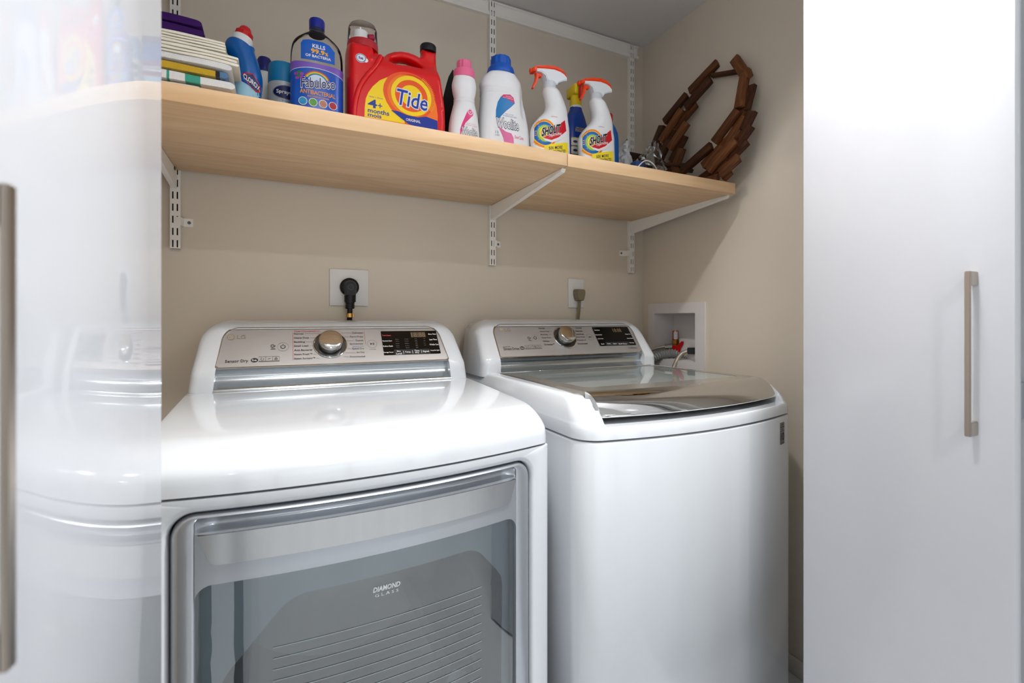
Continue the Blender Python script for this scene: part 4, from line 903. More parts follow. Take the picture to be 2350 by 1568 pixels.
# wrap-around main label: blue with purple top
def wrap(z0f, z1f, hx, hy, e, m, name, n=64, k=5, par=None):
    bm = B(); base = sup(0, 0, hx, 0, hy, e, n)
    loft(bm, [[(p[0], p[1], z0f(p[0]) + (z1f(p[0]) - z0f(p[0])) * j / k) for p in base] for j in range(k + 1)], cap0=False, cap1=False); return obj(name, bm, m, par or t, local=True)
m_lab = P('label_blue', (22, 84, 190), 0.25, var=0.35, vscale=14, stretch=(3, 1, 0.6))
lw = wrap(lambda x: 0.014, lambda x: 0.128, 0.0549, 0.0354, 3.4, m_lab, 'label')
zc = lambda x: 0.1085 + 0.010 * math.cos(x / 0.053 * 1.45)
wrap(zc, lambda x: 0.1282, 0.05505, 0.03555, 3.4, P('label_purple', (118, 84, 186), 0.3), 'label_band', par=lw)
wrap(lambda x: zc(x) - 0.0012, zc, 0.05510, 0.0356, 3.4, c_white, 'label_line', par=lw)
sf.fill('shoulder_label', [[(-0.0345, 0.1335), (-0.0345, 0.169), (-0.030, 0.1765), (-0.018, 0.179), (0.010, 0.179), (0.024, 0.175), (0.0345, 0.164), (0.0345, 0.1345)]], P('label_blue_shoulder', (20, 92, 196), 0.25, var=0.3, vscale=20), 0)
sf.text([('KILLS', (-0.0115, 0.1615, 0.0145, 0.1705)), ('OF BACTERIA', (-0.0255, 0.1405, 0.0265, 0.1465))], c_white, 1, None, 0.025)
sf.text([('99.9', (-0.0145, 0.1488, 0.0135, 0.1600)), ('%', (0.0142, 0.1488, 0.0205, 0.1565))], P('print_amber_yellow', (245, 178, 30), 0.4), 1, None, 0.035)
sf.fill('rainbow', [arc_band(-0.002, 0.0845, 0.0285 - 0.0000, 0.0018, R(28), R(152), sy=0.95)], P('rainbow_red', (206, 62, 48), 0.4), 3)
for i, c in enumerate([(228, 148, 40), (235, 215, 70), (80, 170, 80), (50, 100, 200)]): sf.fill('rainbow', [arc_band(-0.002, 0.0845, 0.0267 - i * 0.0017, 0.0017, R(28), R(152), sy=0.95)], P('rainbow_%d' % i, c, 0.4), 3)
sf.fill('rainbow_glow', [arc_band(-0.002, 0.0845, 0.0199, 0.012, R(20), R(160), sy=0.95)], P('glow_pale', (205, 225, 245), 0.4), 3)
sf.text([('Fabuloso', (-0.0350, 0.0735, 0.0360, 0.0985))], c_white, 5, lw, 0.05, warp=lambda x, z: (x, z + 0.13 * x), pad=0.05)
sf.text([('Fabuloso', (-0.0350, 0.0735, 0.0360, 0.0985))], P('print_ink_blue', (20, 32, 100), 0.4), 7, lw, 0.008, warp=lambda x, z: (x, z + 0.13 * x), pad=0.05)
sf.text([('ANTIBACTERIAL', (-0.0365, 0.0590, 0.0360, 0.0685))], P('print_orange', (238, 158, 50), 0.4), 5, lw, 0.012)
sf.text([('MULTI-PURPOSE CLEANER', (-0.0215, 0.0530, 0.0225, 0.0565))], P('print_orange', (238, 158, 50), 0.4), 5, lw, 0.01)
for i, c in enumerate([(40, 150, 200), (90, 160, 60), (180, 120, 100), (176, 40, 60)]):
    cx_ = -0.0305 + i * 0.0203
    sf.fill('badge_ring', [(ell(cx_, 0.0425, 0.0088, 0.0088), [ell(cx_, 0.0425, 0.0076, 0.0076)])], c_white, 6, lw); sf.fill('badge', [ell(cx_, 0.0425, 0.0076, 0.0076)], P('badge_%d' % i, c, 0.4, var=0.5, vscale=120), 5, lw)
for i, (dx, dz) in enumerate([(0, 0), (0.006, 0.004), (-0.005, 0.004), (0.001, 0.008), (-0.003, -0.005), (0.006, -0.003)]):
    sf.fill('flower', [ell(-0.0385 + dx, 0.0960 + dz, 0.0042, 0.0034, 12)], P('flower_purple', (150, 70, 170) if 1 else 0, 0.5, var=0.5, vscale=200) if i % 3 else P('leaf_green', (50, 120, 60), 0.5), 6 + i % 2, lw)
# ------------------------------------------------------------------ big red detergent jug
JX = 0.2585; t = thing('detergent_jug', 'large red detergent jug with handle, black cap and orange-yellow bullseye label', 'jug', (JX, 1.170, SH))
def jx(p): return (p[0] - JX, p[1])
oc = [(0.1450, 0.0), (0.1432, 0.04), (0.1426, 0.082), (0.1422, 0.1416), (0.1426, 0.1855), (0.1450, 0.200), (0.1510, 0.2045), (0.208, 0.2045), (0.2167, 0.1972), (0.2228, 0.1925), (0.2300, 0.1990), (0.2359, 0.2055), (0.2523, 0.2150), (0.2689, 0.2197), (0.2858, 0.2211), (0.3028, 0.2188), (0.3130, 0.2150), (0.3190, 0.2180), (0.3196, 0.2360), (0.3572, 0.2360), (0.3579, 0.2115), (0.3597, 0.1903), (0.3641, 0.1588), (0.3709, 0.1169), (0.3749, 0.0851), (0.3757, 0.0493), (0.3752, 0.0)]
hc = [(0.241, 0.1785), (0.2455, 0.1845), (0.2523, 0.1891), (0.2689, 0.1957), (0.2858, 0.1969), (0.3007, 0.194), (0.3100, 0.1885), (0.3157, 0.183), (0.3028, 0.1835), (0.2794, 0.1825), (0.2606, 0.1792), (0.2480, 0.1770)]
def dens(L, mx):
    out = []
    for a, b in zip(L, L[1:] + L[:1]):
        k = max(1, int(math.dist(a, b) / mx))
        out += [(a[0] + (b[0] - a[0]) * i / k, a[1] + (b[1] - a[1]) * i / k) for i in range(k)]
    return out
oc = dens([jx(p) for p in oc], 0.006); hc = dens([jx(p) for p in hc], 0.004)
def inset(L, d):
    out = []; n = len(L); ar = sum(L[i][0] * L[(i + 1) % n][1] - L[(i + 1) % n][0] * L[i][1] for i in range(n))
    for i in range(n):
        a, b = Vector(L[i - 2]), Vector(L[(i + 2) % n]); tn = (b - a).normalized(); nn = Vector((-tn.y, tn.x)) * (1 if ar > 0 else -1)
        out.append((L[i][0] + nn.x * d, L[i][1] + nn.y * d))
    return out
hd = lambda x, z: 0.0465 * (1 - 0.60 * sm((z - 0.150) / 0.055) * (0 if x < -0.06 else 1) - 0.18 * sm((z - 0.16) / 0.05) * (1 if x < -0.06 else 0))
bm = B()
front = poly_bm([(inset(oc, 0.011), [inset(hc, -0.009)[::-1]])], 0.012)
def yv(x, z, f): return -hd(x, z) * f
rows = []
steps = [(0.0, 0.0), (0.0015, 0.42), (0.004, 0.70), (0.0075, 0.90), (0.011, 1.0)]
for sgn in (1, -1):
    loft(bm, [[(p[0], sgn * yv(p[0], p[1], f), p[1]) for p in (inset(oc, d) if d else oc)] for d, f in steps], cap0=False, cap1=False)
    loft(bm, [[(p[0], sgn * yv(p[0], p[1], f), p[1]) for p in (inset(hc, -d * 0.82) if d else hc)] for d, f in steps], cap0=False, cap1=False)
    vm = {}
    for v in front.verts: vm[v.index] = bm.verts.new((v.co.x, sgn * yv(v.co.x, v.co.z, 1.0), v.co.z))
    front.verts.index_update()
    for f in front.faces: bm.faces.new([vm[v.index] for v in f.verts])
front.free(); bmesh.ops.remove_doubles(bm, verts=bm.verts, dist=0.0004); bmesh.ops.recalc_face_normals(bm, faces=bm.faces)
for v in bm.verts:
    if v.co.z < 0: v.co.z = 0
sf = Surf(bm, t); M_jug = P('jug_red', (216, 6, 18), 0.28, spec=0.5); obj('jug', bm, M_jug, t, smooth=70, local=True)
bm = B(); tube(bm, [(p[0] - JX, -0.0465 + 0.008 * max(0, (p[1] - 0.13) / 0.06) - 0.0, p[1]) for p in cat([(0.1560, 0.010), (0.1570, 0.05), (0.166, 0.09), (0.183, 0.122), (0.203, 0.150), (0.216, 0.178)], 6)], 0.006, 10); obj('swoosh_ridge', bm, M_jug, t, local=True)
# see-through dosing cap with a white spout inside, black screw cap on the neck
cxx = 0.1812 - JX
bm = B(); lathe(bm, [(0.0355, 0.198), (0.0350, 0.212), (0.0345, 0.216)], 40, cxx, 0); obj('cap_seat', bm, P('seat_red', (176, 40, 48), 0.3), t, local=True)
bm = B(); lathe(bm, [(0.022, 0.212), (0.022, 0.224), (0.017, 0.226), (0.017, 0.243), (0.008, 0.244)], 32, cxx - 0.005, 0); box(bm, cxx - 0.008, cxx - 0.005, -0.012, 0.012, 0.242, 0.250); obj('spout', bm, P('spout_white', (236, 236, 236), 0.35), t, local=True)
bm = B(); lathe(bm, [(0.007, 0), (0.007, 0.012), (0.004, 0.014)], 20, M=Matrix.Translation((cxx + 0.012, -0.008, 0.232)) @ Matrix.Rotation(R(75), 4, 'Y')); obj('spout_button', bm, P('button_crimson', (170, 26, 62), 0.3), t, local=True)
M_cap = glassy('cap_clear_plastic', (0.95, 0.945, 0.95), 1.16, 0.08)
bm = B(); lathe(bm, [(0.0342, 0.213), (0.0325, 0.248), (0.0300, 0.2565), (0.025, 0.259), (0.002, 0.2595)], 40, cxx, 0); obj('dosing_cap', bm, M_cap, t, local=True, label='clear plastic dosing cap')
bm = B(); lathe(bm, [(0.0198, 0.2345), (0.0200, 0.2495), (0.0185, 0.252), (0.017, 0.2522)], 36, 0.3385 - JX, 0); obj('screw_cap', bm, P('cap_black', (14, 16, 26), 0.4), t, local=True)
J = lambda L: [(x - JX, z) for x, z in L]
lo = J([(0.1779, 0.012), (0.1779, 0.0297), (0.1784, 0.0512), (0.1807, 0.0711), (0.1864, 0.0859), (0.1959, 0.1016), (0.2113, 0.1187), (0.2308, 0.1319), (0.2506, 0.1408), (0.2707, 0.1453), (0.2891, 0.1457), (0.3098, 0.139), (0.3245, 0.1267), (0.3373, 0.1108), (0.3458, 0.0876), (0.3491, 0.0633), (0.348, 0.0319), (0.348, 0.012)])
o_or = P('label_orange', (246, 118, 30), 0.3); o_ye = P('label_yellow', (250, 214, 20), 0.3); o_dk = P('label_deep_orange', (240, 88, 28), 0.3); o_bl = P('label_royal_blue', (26, 52, 150), 0.3)
lab = sf.fill('label', [lo], o_or, 0)
sf.fill('label_field', [J([(0.1779, 0.0297), (0.1784, 0.0512), (0.1807, 0.0711), (0.1864, 0.0859), (0.1959, 0.1016), (0.2113, 0.1187), (0.2288, 0.1294), (0.221, 0.1129), (0.219, 0.0986), (0.221, 0.0871), (0.2269, 0.0724), (0.2367, 0.0584), (0.2506, 0.0471), (0.2687, 0.0363), (0.2687, 0.030)])], o_ye, 2, lab)
cx_, cz_ = 0.2850 - JX, 0.0975
sf.fill('bullseye', [(ell(cx_ - 0.006, cz_, 0.062, 0.054, 48), [ell(cx_ - 0.003, cz_, 0.053, 0.050, 48)])], o_dk, 1, lab)
sf.fill('bullseye', [(ell(cx_, cz_, 0.0480, 0.0465, 48), [ell(cx_, cz_, 0.0385, 0.037, 48)])], o_ye, 3, lab)
sf.fill('bullseye', [(ell(cx_, cz_, 0.0385, 0.037, 48), [ell(cx_, cz_, 0.0260, 0.025, 48)])], o_dk, 3, lab)
sf.fill('bullseye', [ell(cx_, cz_, 0.0260, 0.025, 40)], o_ye, 3, lab)
sf.fill('ribbon', [J([(0.2367, 0.0554), (0.2546, 0.0558), (0.2748, 0.0505), (0.2994, 0.0500), (0.3203, 0.0555), (0.348, 0.0506), (0.3480, 0.0250), (0.3203, 0.0245), (0.2788, 0.0300), (0.2586, 0.0415)])], o_bl, 4, lab)
rays = []
for k in range(26):
    a = R(60 - k * 3.6); rays.append(strip(cx_ + 0.0495 * math.cos(a), cz_ + 0.048 * math.sin(a), cx_ + 0.057 * math.cos(a), cz_ + 0.0555 * math.sin(a), 0.0008))
sf.fill('ray_print', rays, o_ye, 2, lab)
RT = (0.2486 - JX, 0.0685, 0.3255 - JX, 0.1105); wq = lambda x, z: (x, z - 0.045 * x)
sf.text([('Tide', RT)], c_white, 5, lab, 0.055, 0.18, warp=wq, pad=0.055)
sf.text([('Tide', RT)], P('print_tide_blue', (24, 56, 164), 0.3), 7, lab, 0.012, 0.18, warp=wq, pad=0.055)
sf.text([('ORIGINAL', (0.2715 - JX, 0.0370, 0.3065 - JX, 0.0435))], c_white, 6, lab, 0.015)
sf.text([('4', (0.1850 - JX, 0.0525, 0.2055 - JX, 0.0720)), ('months', (0.1850 - JX, 0.0410, 0.2330 - JX, 0.0515)), ('mois', (0.1850 - JX, 0.0315, 0.2155 - JX, 0.0405))], o_bl, 3, lab, 0.022)
sf.text([('+', (0.2070 - JX, 0.0550, 0.2175 - JX, 0.0660)), ('lasts | dure', (0.1885 - JX, 0.0755, 0.2180 - JX, 0.0795))], o_bl, 3, lab, 0.0)
sf.fill('he_badge', [(ell(0.1704 - JX, 0.1605, 0.0105, 0.0095), [ell(0.1704 - JX, 0.1605, 0.0092, 0.0082)])], o_bl, 1); sf.fill('he_badge', [ell(0.1704 - JX, 0.1605, 0.0115, 0.0105), ell(0.1800 - JX, 0.1575, 0.006, 0.005)], c_white, 0)
sf.text([('he', (0.1655 - JX, 0.1570, 0.1752 - JX, 0.1642))], o_bl, 1, None, 0.03)
# ------------------------------------------------------------------ clothes iron standing on its heel
t = thing('clothes_iron', 'black and white clothes iron standing on its heel behind the small pink-capped bottle', 'iron', (0.446, 1.265, SH))
def arch(w_, h_, z0=0.0): return [(-w_, z0)] + [(-w_ * (1 - q) ** 0.62 if q < 1 else 0, z0 + h_ * q) for q in [k / 14 for k in range(1, 15)]] + [(w_ * (1 - q) ** 0.62, z0 + h_ * q) for q in [k / 14 for k in range(13, -1, -1)]]
def irl(s, y, z0=0.0): return [(x * s, y, z0 + z) for x, z in arch(0.058, 0.248 - z0)]
for nm, ls, m_ in (('soleplate', [(1.0, -0.03, 0), (1.0, -0.022, 0)], P('iron_black', (20, 22, 26), 0.3)), ('skirt', [(0.97, -0.022, 0), (0.93, -0.005, 0)], P('iron_white', (228, 228, 230), 0.3)), ('housing', [(0.88, -0.005, 0.002), (0.80, 0.02, 0.004), (0.45, 0.05, 0.01)], P('iron_slate', (44, 58, 74), 0.3))):
    bm = B(); loft(bm, [irl(s, y, z0) for s, y, z0 in ls]); bmesh.ops.recalc_face_normals(bm, faces=bm.faces); obj(nm, bm, m_, t, local=True)
bm = B(); tube(bm, cat([(0, 0.045, 0.03), (0, 0.085, 0.05), (0, 0.092, 0.11), (0, 0.075, 0.165), (0, 0.035, 0.185)], 5), 0.013, 12); obj('handle', bm, P('iron_black', (20, 22, 26), 0.3), t, local=True)
t.rotation_euler = (0, 0, R(-38))
# ------------------------------------------------------------------ small pink-capped and large blue-capped wash bottles
def woolite_text(sf, par, rect, lay=3):
    sf.text([('Woolite', rect)], c_navy, lay, par, 0.06, pad=0.06, ml=0.005); sf.text([('Woolite', rect)], c_white, lay + 2, par, 0.016, pad=0.06, ml=0.005)
WSX = 0.4245; t = thing('wash_bottle', 'slim white wash bottle with a pink cap beside the red jug', 'bottle', (WSX, 1.145, SH))
M_wb2 = P('bottle_milk_white', (236, 237, 240), 0.3)
bm = body([(0.0, -0.0395, 0.0385, 0.026, 2.6), (0.04, -0.0395, 0.0385, 0.026, 2.6), (0.070, -0.0365, 0.0355, 0.0255, 2.5), (0.0950, -0.0310, 0.031, 0.025, 2.3), (0.1115, -0.0268, 0.0268, 0.0235, 2.2), (0.113, -0.0257, 0.0257, 0.0225, 2.2), (0.1165, -0.0266, 0.0266, 0.0235, 2.2), (0.119, -0.0254, 0.0254, 0.0225, 2.2), (0.1225, -0.0264, 0.0264, 0.0235, 2.2), (0.125, -0.0252, 0.0252, 0.0225, 2.2), (0.1415, -0.0290, 0.029, 0.0250, 2.2), (0.158, -0.0312, 0.0312, 0.0262, 2.1), (0.172, -0.0285, 0.0285, 0.0250, 2.0), (0.18, -0.0262, 0.0262, 0.0245, 2)]); sf = Surf(bm, t); obj('bottle', bm, M_wb2, t, local=True)
m_pk = P('cap_pink', (236, 110, 152), 0.4)
bm = B(); lathe(bm, [(0.0265, 0.176), (0.0268, 0.1935), (0.0258, 0.1965), (0.019, 0.197)], 36); obj('collar', bm, m_pk, t, local=True)
bm = B(); n = 48
rr_ = lambda k, r: r + (0.0007 if k % 4 < 2 else -0.0005)
loft(bm, [[(rr_(k, r) * math.cos(2 * math.pi * k / n), rr_(k, r) * math.sin(2 * math.pi * k / n), z) for k in range(n)] for r, z in ((0.0182, 0.196), (0.0178, 0.2185), (0.0165, 0.2205))]); obj('cap', bm, m_pk, t, smooth=20, local=True)
m_mag = P('label_magenta', (226, 60, 130), 0.35)
lb = sf.fill('label', [[(0.0065, 0.0955), (0.012, 0.0930), (0.0155, 0.0870), (0.0148, 0.0795), (0.004, 0.0680), (-0.006, 0.0570), (-0.012, 0.0430), (-0.0165, 0.030), (-0.0175, 0.012), (-0.0205, 0.012), (-0.0195, 0.040), (-0.0145, 0.055), (-0.006, 0.075), (0.001, 0.091)]], m_mag, 0)
sf.fill('seal', [(ell(0.0072, 0.0870, 0.0068, 0.0072), [ell(0.0072, 0.0870, 0.0052, 0.0056)])], c_white, 1, lb); sf.fill('seal_tick', [strip(0.0045, 0.0875, 0.0068, 0.0845, 0.0010), strip(0.0066, 0.0845, 0.0105, 0.0900, 0.0010)], c_white, 1, lb)
woolite_text(sf, lb, (-0.0165, 0.0250, 0.0280, 0.0480))
sf.text([('Keeps clothes', (-0.004, 0.0560, 0.0215, 0.0585)), ('LOOKING LIKE NEW', (-0.006, 0.0515, 0.0255, 0.0545))], P('print_soft_pink', (214, 120, 160), 0.4), 1, lb, 0.0)
WLX = 0.5430; t = thing('wash_bottle', 'large white wash bottle with a blue cap and side grip', 'bottle', (WLX, 1.165, SH))
q = [(0.0, -0.0725, 0.0735, 0.037, 3.0), (0.0466, -0.0715, 0.0740, 0.037, 3.0), (0.0807, -0.0698, 0.0690, 0.0368, 3.0), (0.115, -0.0668, 0.0615, 0.0362, 2.8), (0.1495, -0.0640, 0.0565, 0.0355, 2.6), (0.158, -0.0633, 0.0560, 0.0352, 2.6), (0.1610, -0.0648, 0.0553, 0.0362, 2.6), (0.167, -0.0634, 0.0550, 0.0352, 2.5), (0.170, -0.0650, 0.0546, 0.0360, 2.5), (0.1765, -0.0640, 0.0540, 0.0350, 2.5), (0.1872, -0.0665, 0.0530, 0.0355, 2.4), (0.2039, -0.0605, 0.0470, 0.0345, 2.2), (0.2150, -0.0500, 0.0375, 0.0330, 2.1), (0.2230, -0.0410, 0.0290, 0.0320, 2.0)]
bm = body(q, m=4, n=56)
for v in bm.verts:          # grip: a long hollow along the right flank
    dx, dz = (v.co.x - 0.046) / 0.012, (v.co.z - 0.150) / 0.055
    if v.co.y < 0 and dx * dx + dz * dz < 1: v.co.y += 0.010 * (1 - dx * dx - dz * dz)
sf = Surf(bm, t); obj('bottle', bm, M_wb2, t, smooth=60, local=True)
m_bc = P('cap_blue', (16, 84, 184), 0.4)
bm = B(); lathe(bm, [(0.0365, 0.217), (0.0372, 0.224), (0.0345, 0.2345), (0.0300, 0.2400)], 40, -0.0078, 0); obj('collar', bm, m_bc, t, local=True)
bm = B(); loft(bm, [[(-0.0078 + rr_(k, r) * math.cos(2 * math.pi * k / n), rr_(k, r) * math.sin(2 * math.pi * k / n), z) for k in range(n)] for r, z in ((0.0270, 0.239), (0.0266, 0.2600), (0.0245, 0.2645))]); obj('cap', bm, m_bc, t, smooth=20, local=True)
m_cy = P('label_azure', (20, 120, 190), 0.35)
lb = sf.fill('label', [[(-0.024, 0.1460), (-0.016, 0.1505), (0.004, 0.1475), (0.0165, 0.1365), (0.004, 0.1235), (-0.008, 0.1130), (-0.0190, 0.1010), (-0.0290, 0.0900), (-0.0375, 0.0900), (-0.0370, 0.110), (-0.0320, 0.132)]], m_cy, 0)
sf.fill('label_flash', [[(-0.024, 0.1460), (-0.016, 0.1540), (0.003, 0.1575), (0.0130, 0.1510), (0.0165, 0.1365), (0.006, 0.1400), (-0.010, 0.1455)]], P('label_crimson', (206, 26, 104), 0.35), 1, lb)
sf.fill('label_trail', [[(-0.036, 0.078), (-0.026, 0.066), (-0.010, 0.058), (0.006, 0.056), (0.012, 0.046), (0.013, 0.030), (0.004, 0.020), (-0.014, 0.020), (-0.017, 0.040), (-0.024, 0.055)]], P('label_rose', (228, 110, 164), 0.35, var=0.3, vscale=20), 1, lb)
woolite_text(sf, lb, (-0.0375, 0.0645, 0.0285, 0.0935), 2)
sf.text([('NEW FORMULA', (-0.0095, 0.1495, 0.0085, 0.1520)), ('PERFECT GARMENT CARE', (-0.0175, 0.1450, 0.0110, 0.1475))], c_white, 3, lb, 0.0); sf.text([('KEEPS CLOTHES', (-0.012, 0.1030, 0.0120, 0.1055)), ('LOOKING LIKE NEW', (-0.018, 0.0975, 0.0220, 0.1010))], P('print_mid_blue', (70, 100, 160), 0.4), 1, lb, 0.0)
sf.text([('EverCare', (0.0155, 0.0445, 0.0420, 0.0535))], m_mag, 1, lb, 0.0); sf.text([('13', (-0.0385, 0.0500, -0.0310, 0.0570)), ('LOADS', (-0.0400, 0.0440, -0.0280, 0.0480))], P('print_mid_blue', (70, 100, 160), 0.4), 1, lb, 0.0)
# ------------------------------------------------------------------ two stain-remover spray bottles
def shout(X0, Y0, lab):
    t = thing('spray_bottle', lab, 'spray bottle', (X0, Y0, SH), group='stain remover spray bottles')
    x0 = 0.6620
    Ls = [(0.0, 0.6045), (0.0316, 0.6041), (0.0533, 0.6019), (0.0727, 0.6026), (0.0904, 0.6088), (0.1099, 0.6246), (0.1301, 0.6437), (0.1482, 0.6502), (0.1671, 0.6470), (0.1856, 0.6415), (0.1945, 0.6437)]
    Rs = [(0.0, 0.7235), (0.0303, 0.7239), (0.0874, 0.7219), (0.1154, 0.7178), (0.1428, 0.7111), (0.1641, 0.7027), (0.1845, 0.6911), (0.1945, 0.6800)]
    def at(L, z):
        for (a, b), (c_, d) in zip(L, L[1:]):
            if a <= z <= c_: return b + (d - b) * (z - a) / (c_ - a)
        return L[-1][1]
    ks = []
    for z in (0.0, 0.03, 0.055, 0.0727, 0.0904, 0.1099, 0.1301, 0.1482, 0.1671, 0.1856, 0.1945):
        a, b = at(Ls, z), at(Rs, z); mid = (a + b) / 2; h = (b - a) / 2 * 0.95
        ks.append((z, mid - h - x0, mid + h - x0, min(0.0275, h * 0.9) if z < 0.17 else h * 0.95, 2.6 if z < 0.1 else 2.2))
    bm = body(ks); sf = Surf(bm, t); obj('bottle', bm, M_wb2, t, local=True)
    bm = B(); lathe(bm, [(0.0172, 0.1925), (0.0175, 0.2010), (0.0165, 0.2095), (0.014, 0.2115)], 32, -0.0010, 0); obj('collar', bm, P('collar_grey_white', (206, 212, 220), 0.35), t, local=True)
    # trigger head
    hd_ = [(0.6167, 0.2290), (0.6300, 0.2300), (0.6437, 0.2230), (0.6480, 0.2105), (0.6790, 0.2040), (0.6828, 0.2112), (0.6977, 0.2190), (0.7100, 0.2225), (0.7094, 0.2311), (0.7020, 0.2375), (0.690, 0.2420), (0.6700, 0.2440), (0.6400, 0.2400), (0.6167, 0.2355)]
    tp_ = [(0.6057, 0.2262), (0.6167, 0.2290), (0.6167, 0.2355), (0.6400, 0.2400), (0.6700, 0.2440), (0.690, 0.2420), (0.7020, 0.2375), (0.7094, 0.2311), (0.7060, 0.2415), (0.6911, 0.2510), (0.6746, 0.2540), (0.6450, 0.2500), (0.6167, 0.2420), (0.6057, 0.2362)]
    def ext(L, hw, nm, m_, bev=0.0022):
        b_ = B(); L = [(p[0] - x0, p[1]) for p in L]
        loft(b_, [[(x, -hw, z) for x, z in L], [(x, hw, z) for x, z in L]]); bmesh.ops.recalc_face_normals(b_, faces=b_.faces)
        if bev: bmesh.ops.bevel(b_, geom=[e for e in b_.edges if abs(e.verts[0].co.y - e.verts[1].co.y) < 1e-6], offset=bev, segments=3, affect='EDGES')
        return obj(nm, b_, m_, t, smooth=45, local=True)
    m_o = P('trigger_orange', (240, 68, 22), 0.35)
    ext(hd_, 0.0125, 'head', P('head_white', (230, 234, 240), 0.3)); ext(tp_, 0.0132, 'head_cover', m_o)
    ext([(0.6167, 0.2275), (0.6260, 0.2265), (0.6370, 0.2270), (0.6340, 0.2190), (0.6255, 0.2175), (0.6222, 0.2060), (0.6108, 0.1842), (0.6068, 0.1852), (0.6160, 0.2080), (0.6180, 0.2200)], 0.0062, 'trigger', m_o, 0.0015)
    bm = B(); lathe(bm, [(0.0055, 0), (0.0055, 0.005), (0.003, 0.006)], 16, M=Matrix.Translation((0.6057 - x0, 0, 0.2312)) @ Matrix.Rotation(R(-90), 4, 'Y')); obj('nozzle', bm, m_o, t, local=True)
    # print
    rc = (-0.0295, 0.0610)
    for i, (r, c) in enumerate([(0.0345, (246, 160, 40)), (0.0320, (238, 100, 36)), (0.0300, (250, 196, 40)), (0.0275, (20, 96, 176)), (0.0215, (40, 140, 190)), (0.0195, (170, 204, 40)), (0.0150, (236, 224, 40)), (0.0115, (246, 150, 40)), (0.0080, (250, 224, 60))]):
        e_ = [(x, z) for x, z in ell(rc[0], rc[1], r, r * 1.12, 36)]
        e_ = [(max(x, -0.0545), z) for x, z in e_]
        sf.fill('ring_print', [e_], P('shout_ring_%d' % i, c, 0.35), i * 0.5)
    sf.fill('label_red', [[(-0.0330, 0.0475), (-0.010, 0.0720), (0.0310, 0.1060), (0.0360, 0.0780), (0.0100, 0.0560), (-0.012, 0.0450)]], P('label_scarlet', (206, 22, 40), 0.35), 6)
    sf.fill('label_sweep', [[(-0.036, 0.0480), (-0.012, 0.0450), (0.010, 0.0560), (0.0365, 0.0780), (0.0370, 0.0700), (0.012, 0.0480), (-0.012, 0.0385), (-0.030, 0.0415)]], c_white, 6)
    sf.fill('label_yellow', [[(-0.0320, 0.0290), (0.0410, 0.0480), (0.0415, 0.006), (-0.032, 0.006)]], P('label_lemon', (246, 222, 36), 0.35), 6)
    RS = (-0.0400, 0.0580, 0.0155, 0.0850); wp = lambda x, z: (x + 0.10 * (z - 0.07), z + 0.34 * (x + 0.012))
    sf.text([('SHOUT', RS)], c_white, 8, None, 0.08, warp=wp, pad=0.08); sf.text([('SHOUT', RS)], PRINT['black'], 10, None, 0.036, warp=wp, pad=0.08)
    sf.text([('Triple Acting', (-0.0210, 0.0560, 0.0190, 0.0650))], c_white, 8, None, 0.015, warp=lambda x, z: (x, z + 0.36 * x))
    sf.text([('50X MORE', (-0.0200, 0.0205, 0.0220, 0.0290)), ('CONCENTRATED', (-0.0260, 0.0100, 0.0330, 0.0180))], c_navy, 8, None, 0.012, warp=lambda x, z: (x, z + 0.22 * x + 0.002))
    sf.text([('scjohnson', (-0.0120, 0.1065, 0.0060, 0.1100))], P('print_red_small', (190, 40, 50), 0.4), 8, None, 0.01)
shout(0.6630, 1.125, 'white stain-remover spray bottle with orange trigger, the left one by the blue-capped bottle')
shout(0.8150, 1.125, 'white stain-remover spray bottle with orange trigger, the right one on the short board')
# ------------------------------------------------------------------ blue bottles behind the sprays
t = thing('spray_bottle', 'dark blue bottle with a yellow spray top between the two white spray bottles', 'spray bottle', (0.8190, 1.235, SH))
bm = body([(0, -0.0385, 0.0385, 0.026, 2.8), (0.09, -0.0400, 0.0390, 0.026, 2.8), (0.153, -0.0385, 0.036, 0.025, 2.6), (0.185, -0.0305, 0.029, 0.022, 2.3), (0.207, -0.0205, 0.0205, 0.0185, 2), (0.216, -0.0185, 0.0185, 0.018, 2)]); sf = Surf(bm, t); obj('bottle', bm, P('bottle_cobalt', (18, 62, 150), 0.25), t, local=True)
bm = B(); lathe(bm, [(0.0185, 0.213), (0.0188, 0.2195)], 28); obj('neck_ring', bm, c_white, t, local=True)
m_y = P('spray_yellow', (232, 200, 26), 0.35)
bm = B(); lathe(bm, [(0.0190, 0.219), (0.0188, 0.232), (0.0165, 0.240), (0.0150, 0.252)], 28); obj('collar', bm, m_y, t, local=True)
bm = B(); box(bm, -0.016, 0.016, -0.02, 0.03, 0.250, 0.283, bev=0.005, seg=3); obj('head', bm, m_y, t, local=True)
bm = B(); box(bm, -0.006, 0.006, -0.036, -0.022, 0.235, 0.274, bev=0.003); obj('trigger', bm, P('trigger_red', (200, 24, 30), 0.35), t, local=True)
sf.text([('FOR CARPET', (-0.0150, 0.1440, 0.0160, 0.1475)), ('MULTI-FABRIC', (-0.0170, 0.1390, 0.0180, 0.1425)), ('STAIN REMOVER', (-0.0180, 0.1340, 0.0190, 0.1375))], m_y, 1, None, 0.01)
for k in range(3):
    z_ = 0.103 - k * 0.026; sf.fill('icon_box', [rrect(-0.030, -0.006, z_ - 0.011, z_ + 0.011, 0.002, 2, 2)], P('icon_cream', (226, 226, 214), 0.4), 0); sf.fill('icon', [ell(-0.018, z_, 0.007, 0.004, 16)], P('icon_dark', (50, 60, 96), 0.4), 1)
    sf.fill('icon_line', [strip(-0.0305, z_ + 0.0122, -0.0055, z_ + 0.0122, 0.0012)], m_y, 1)
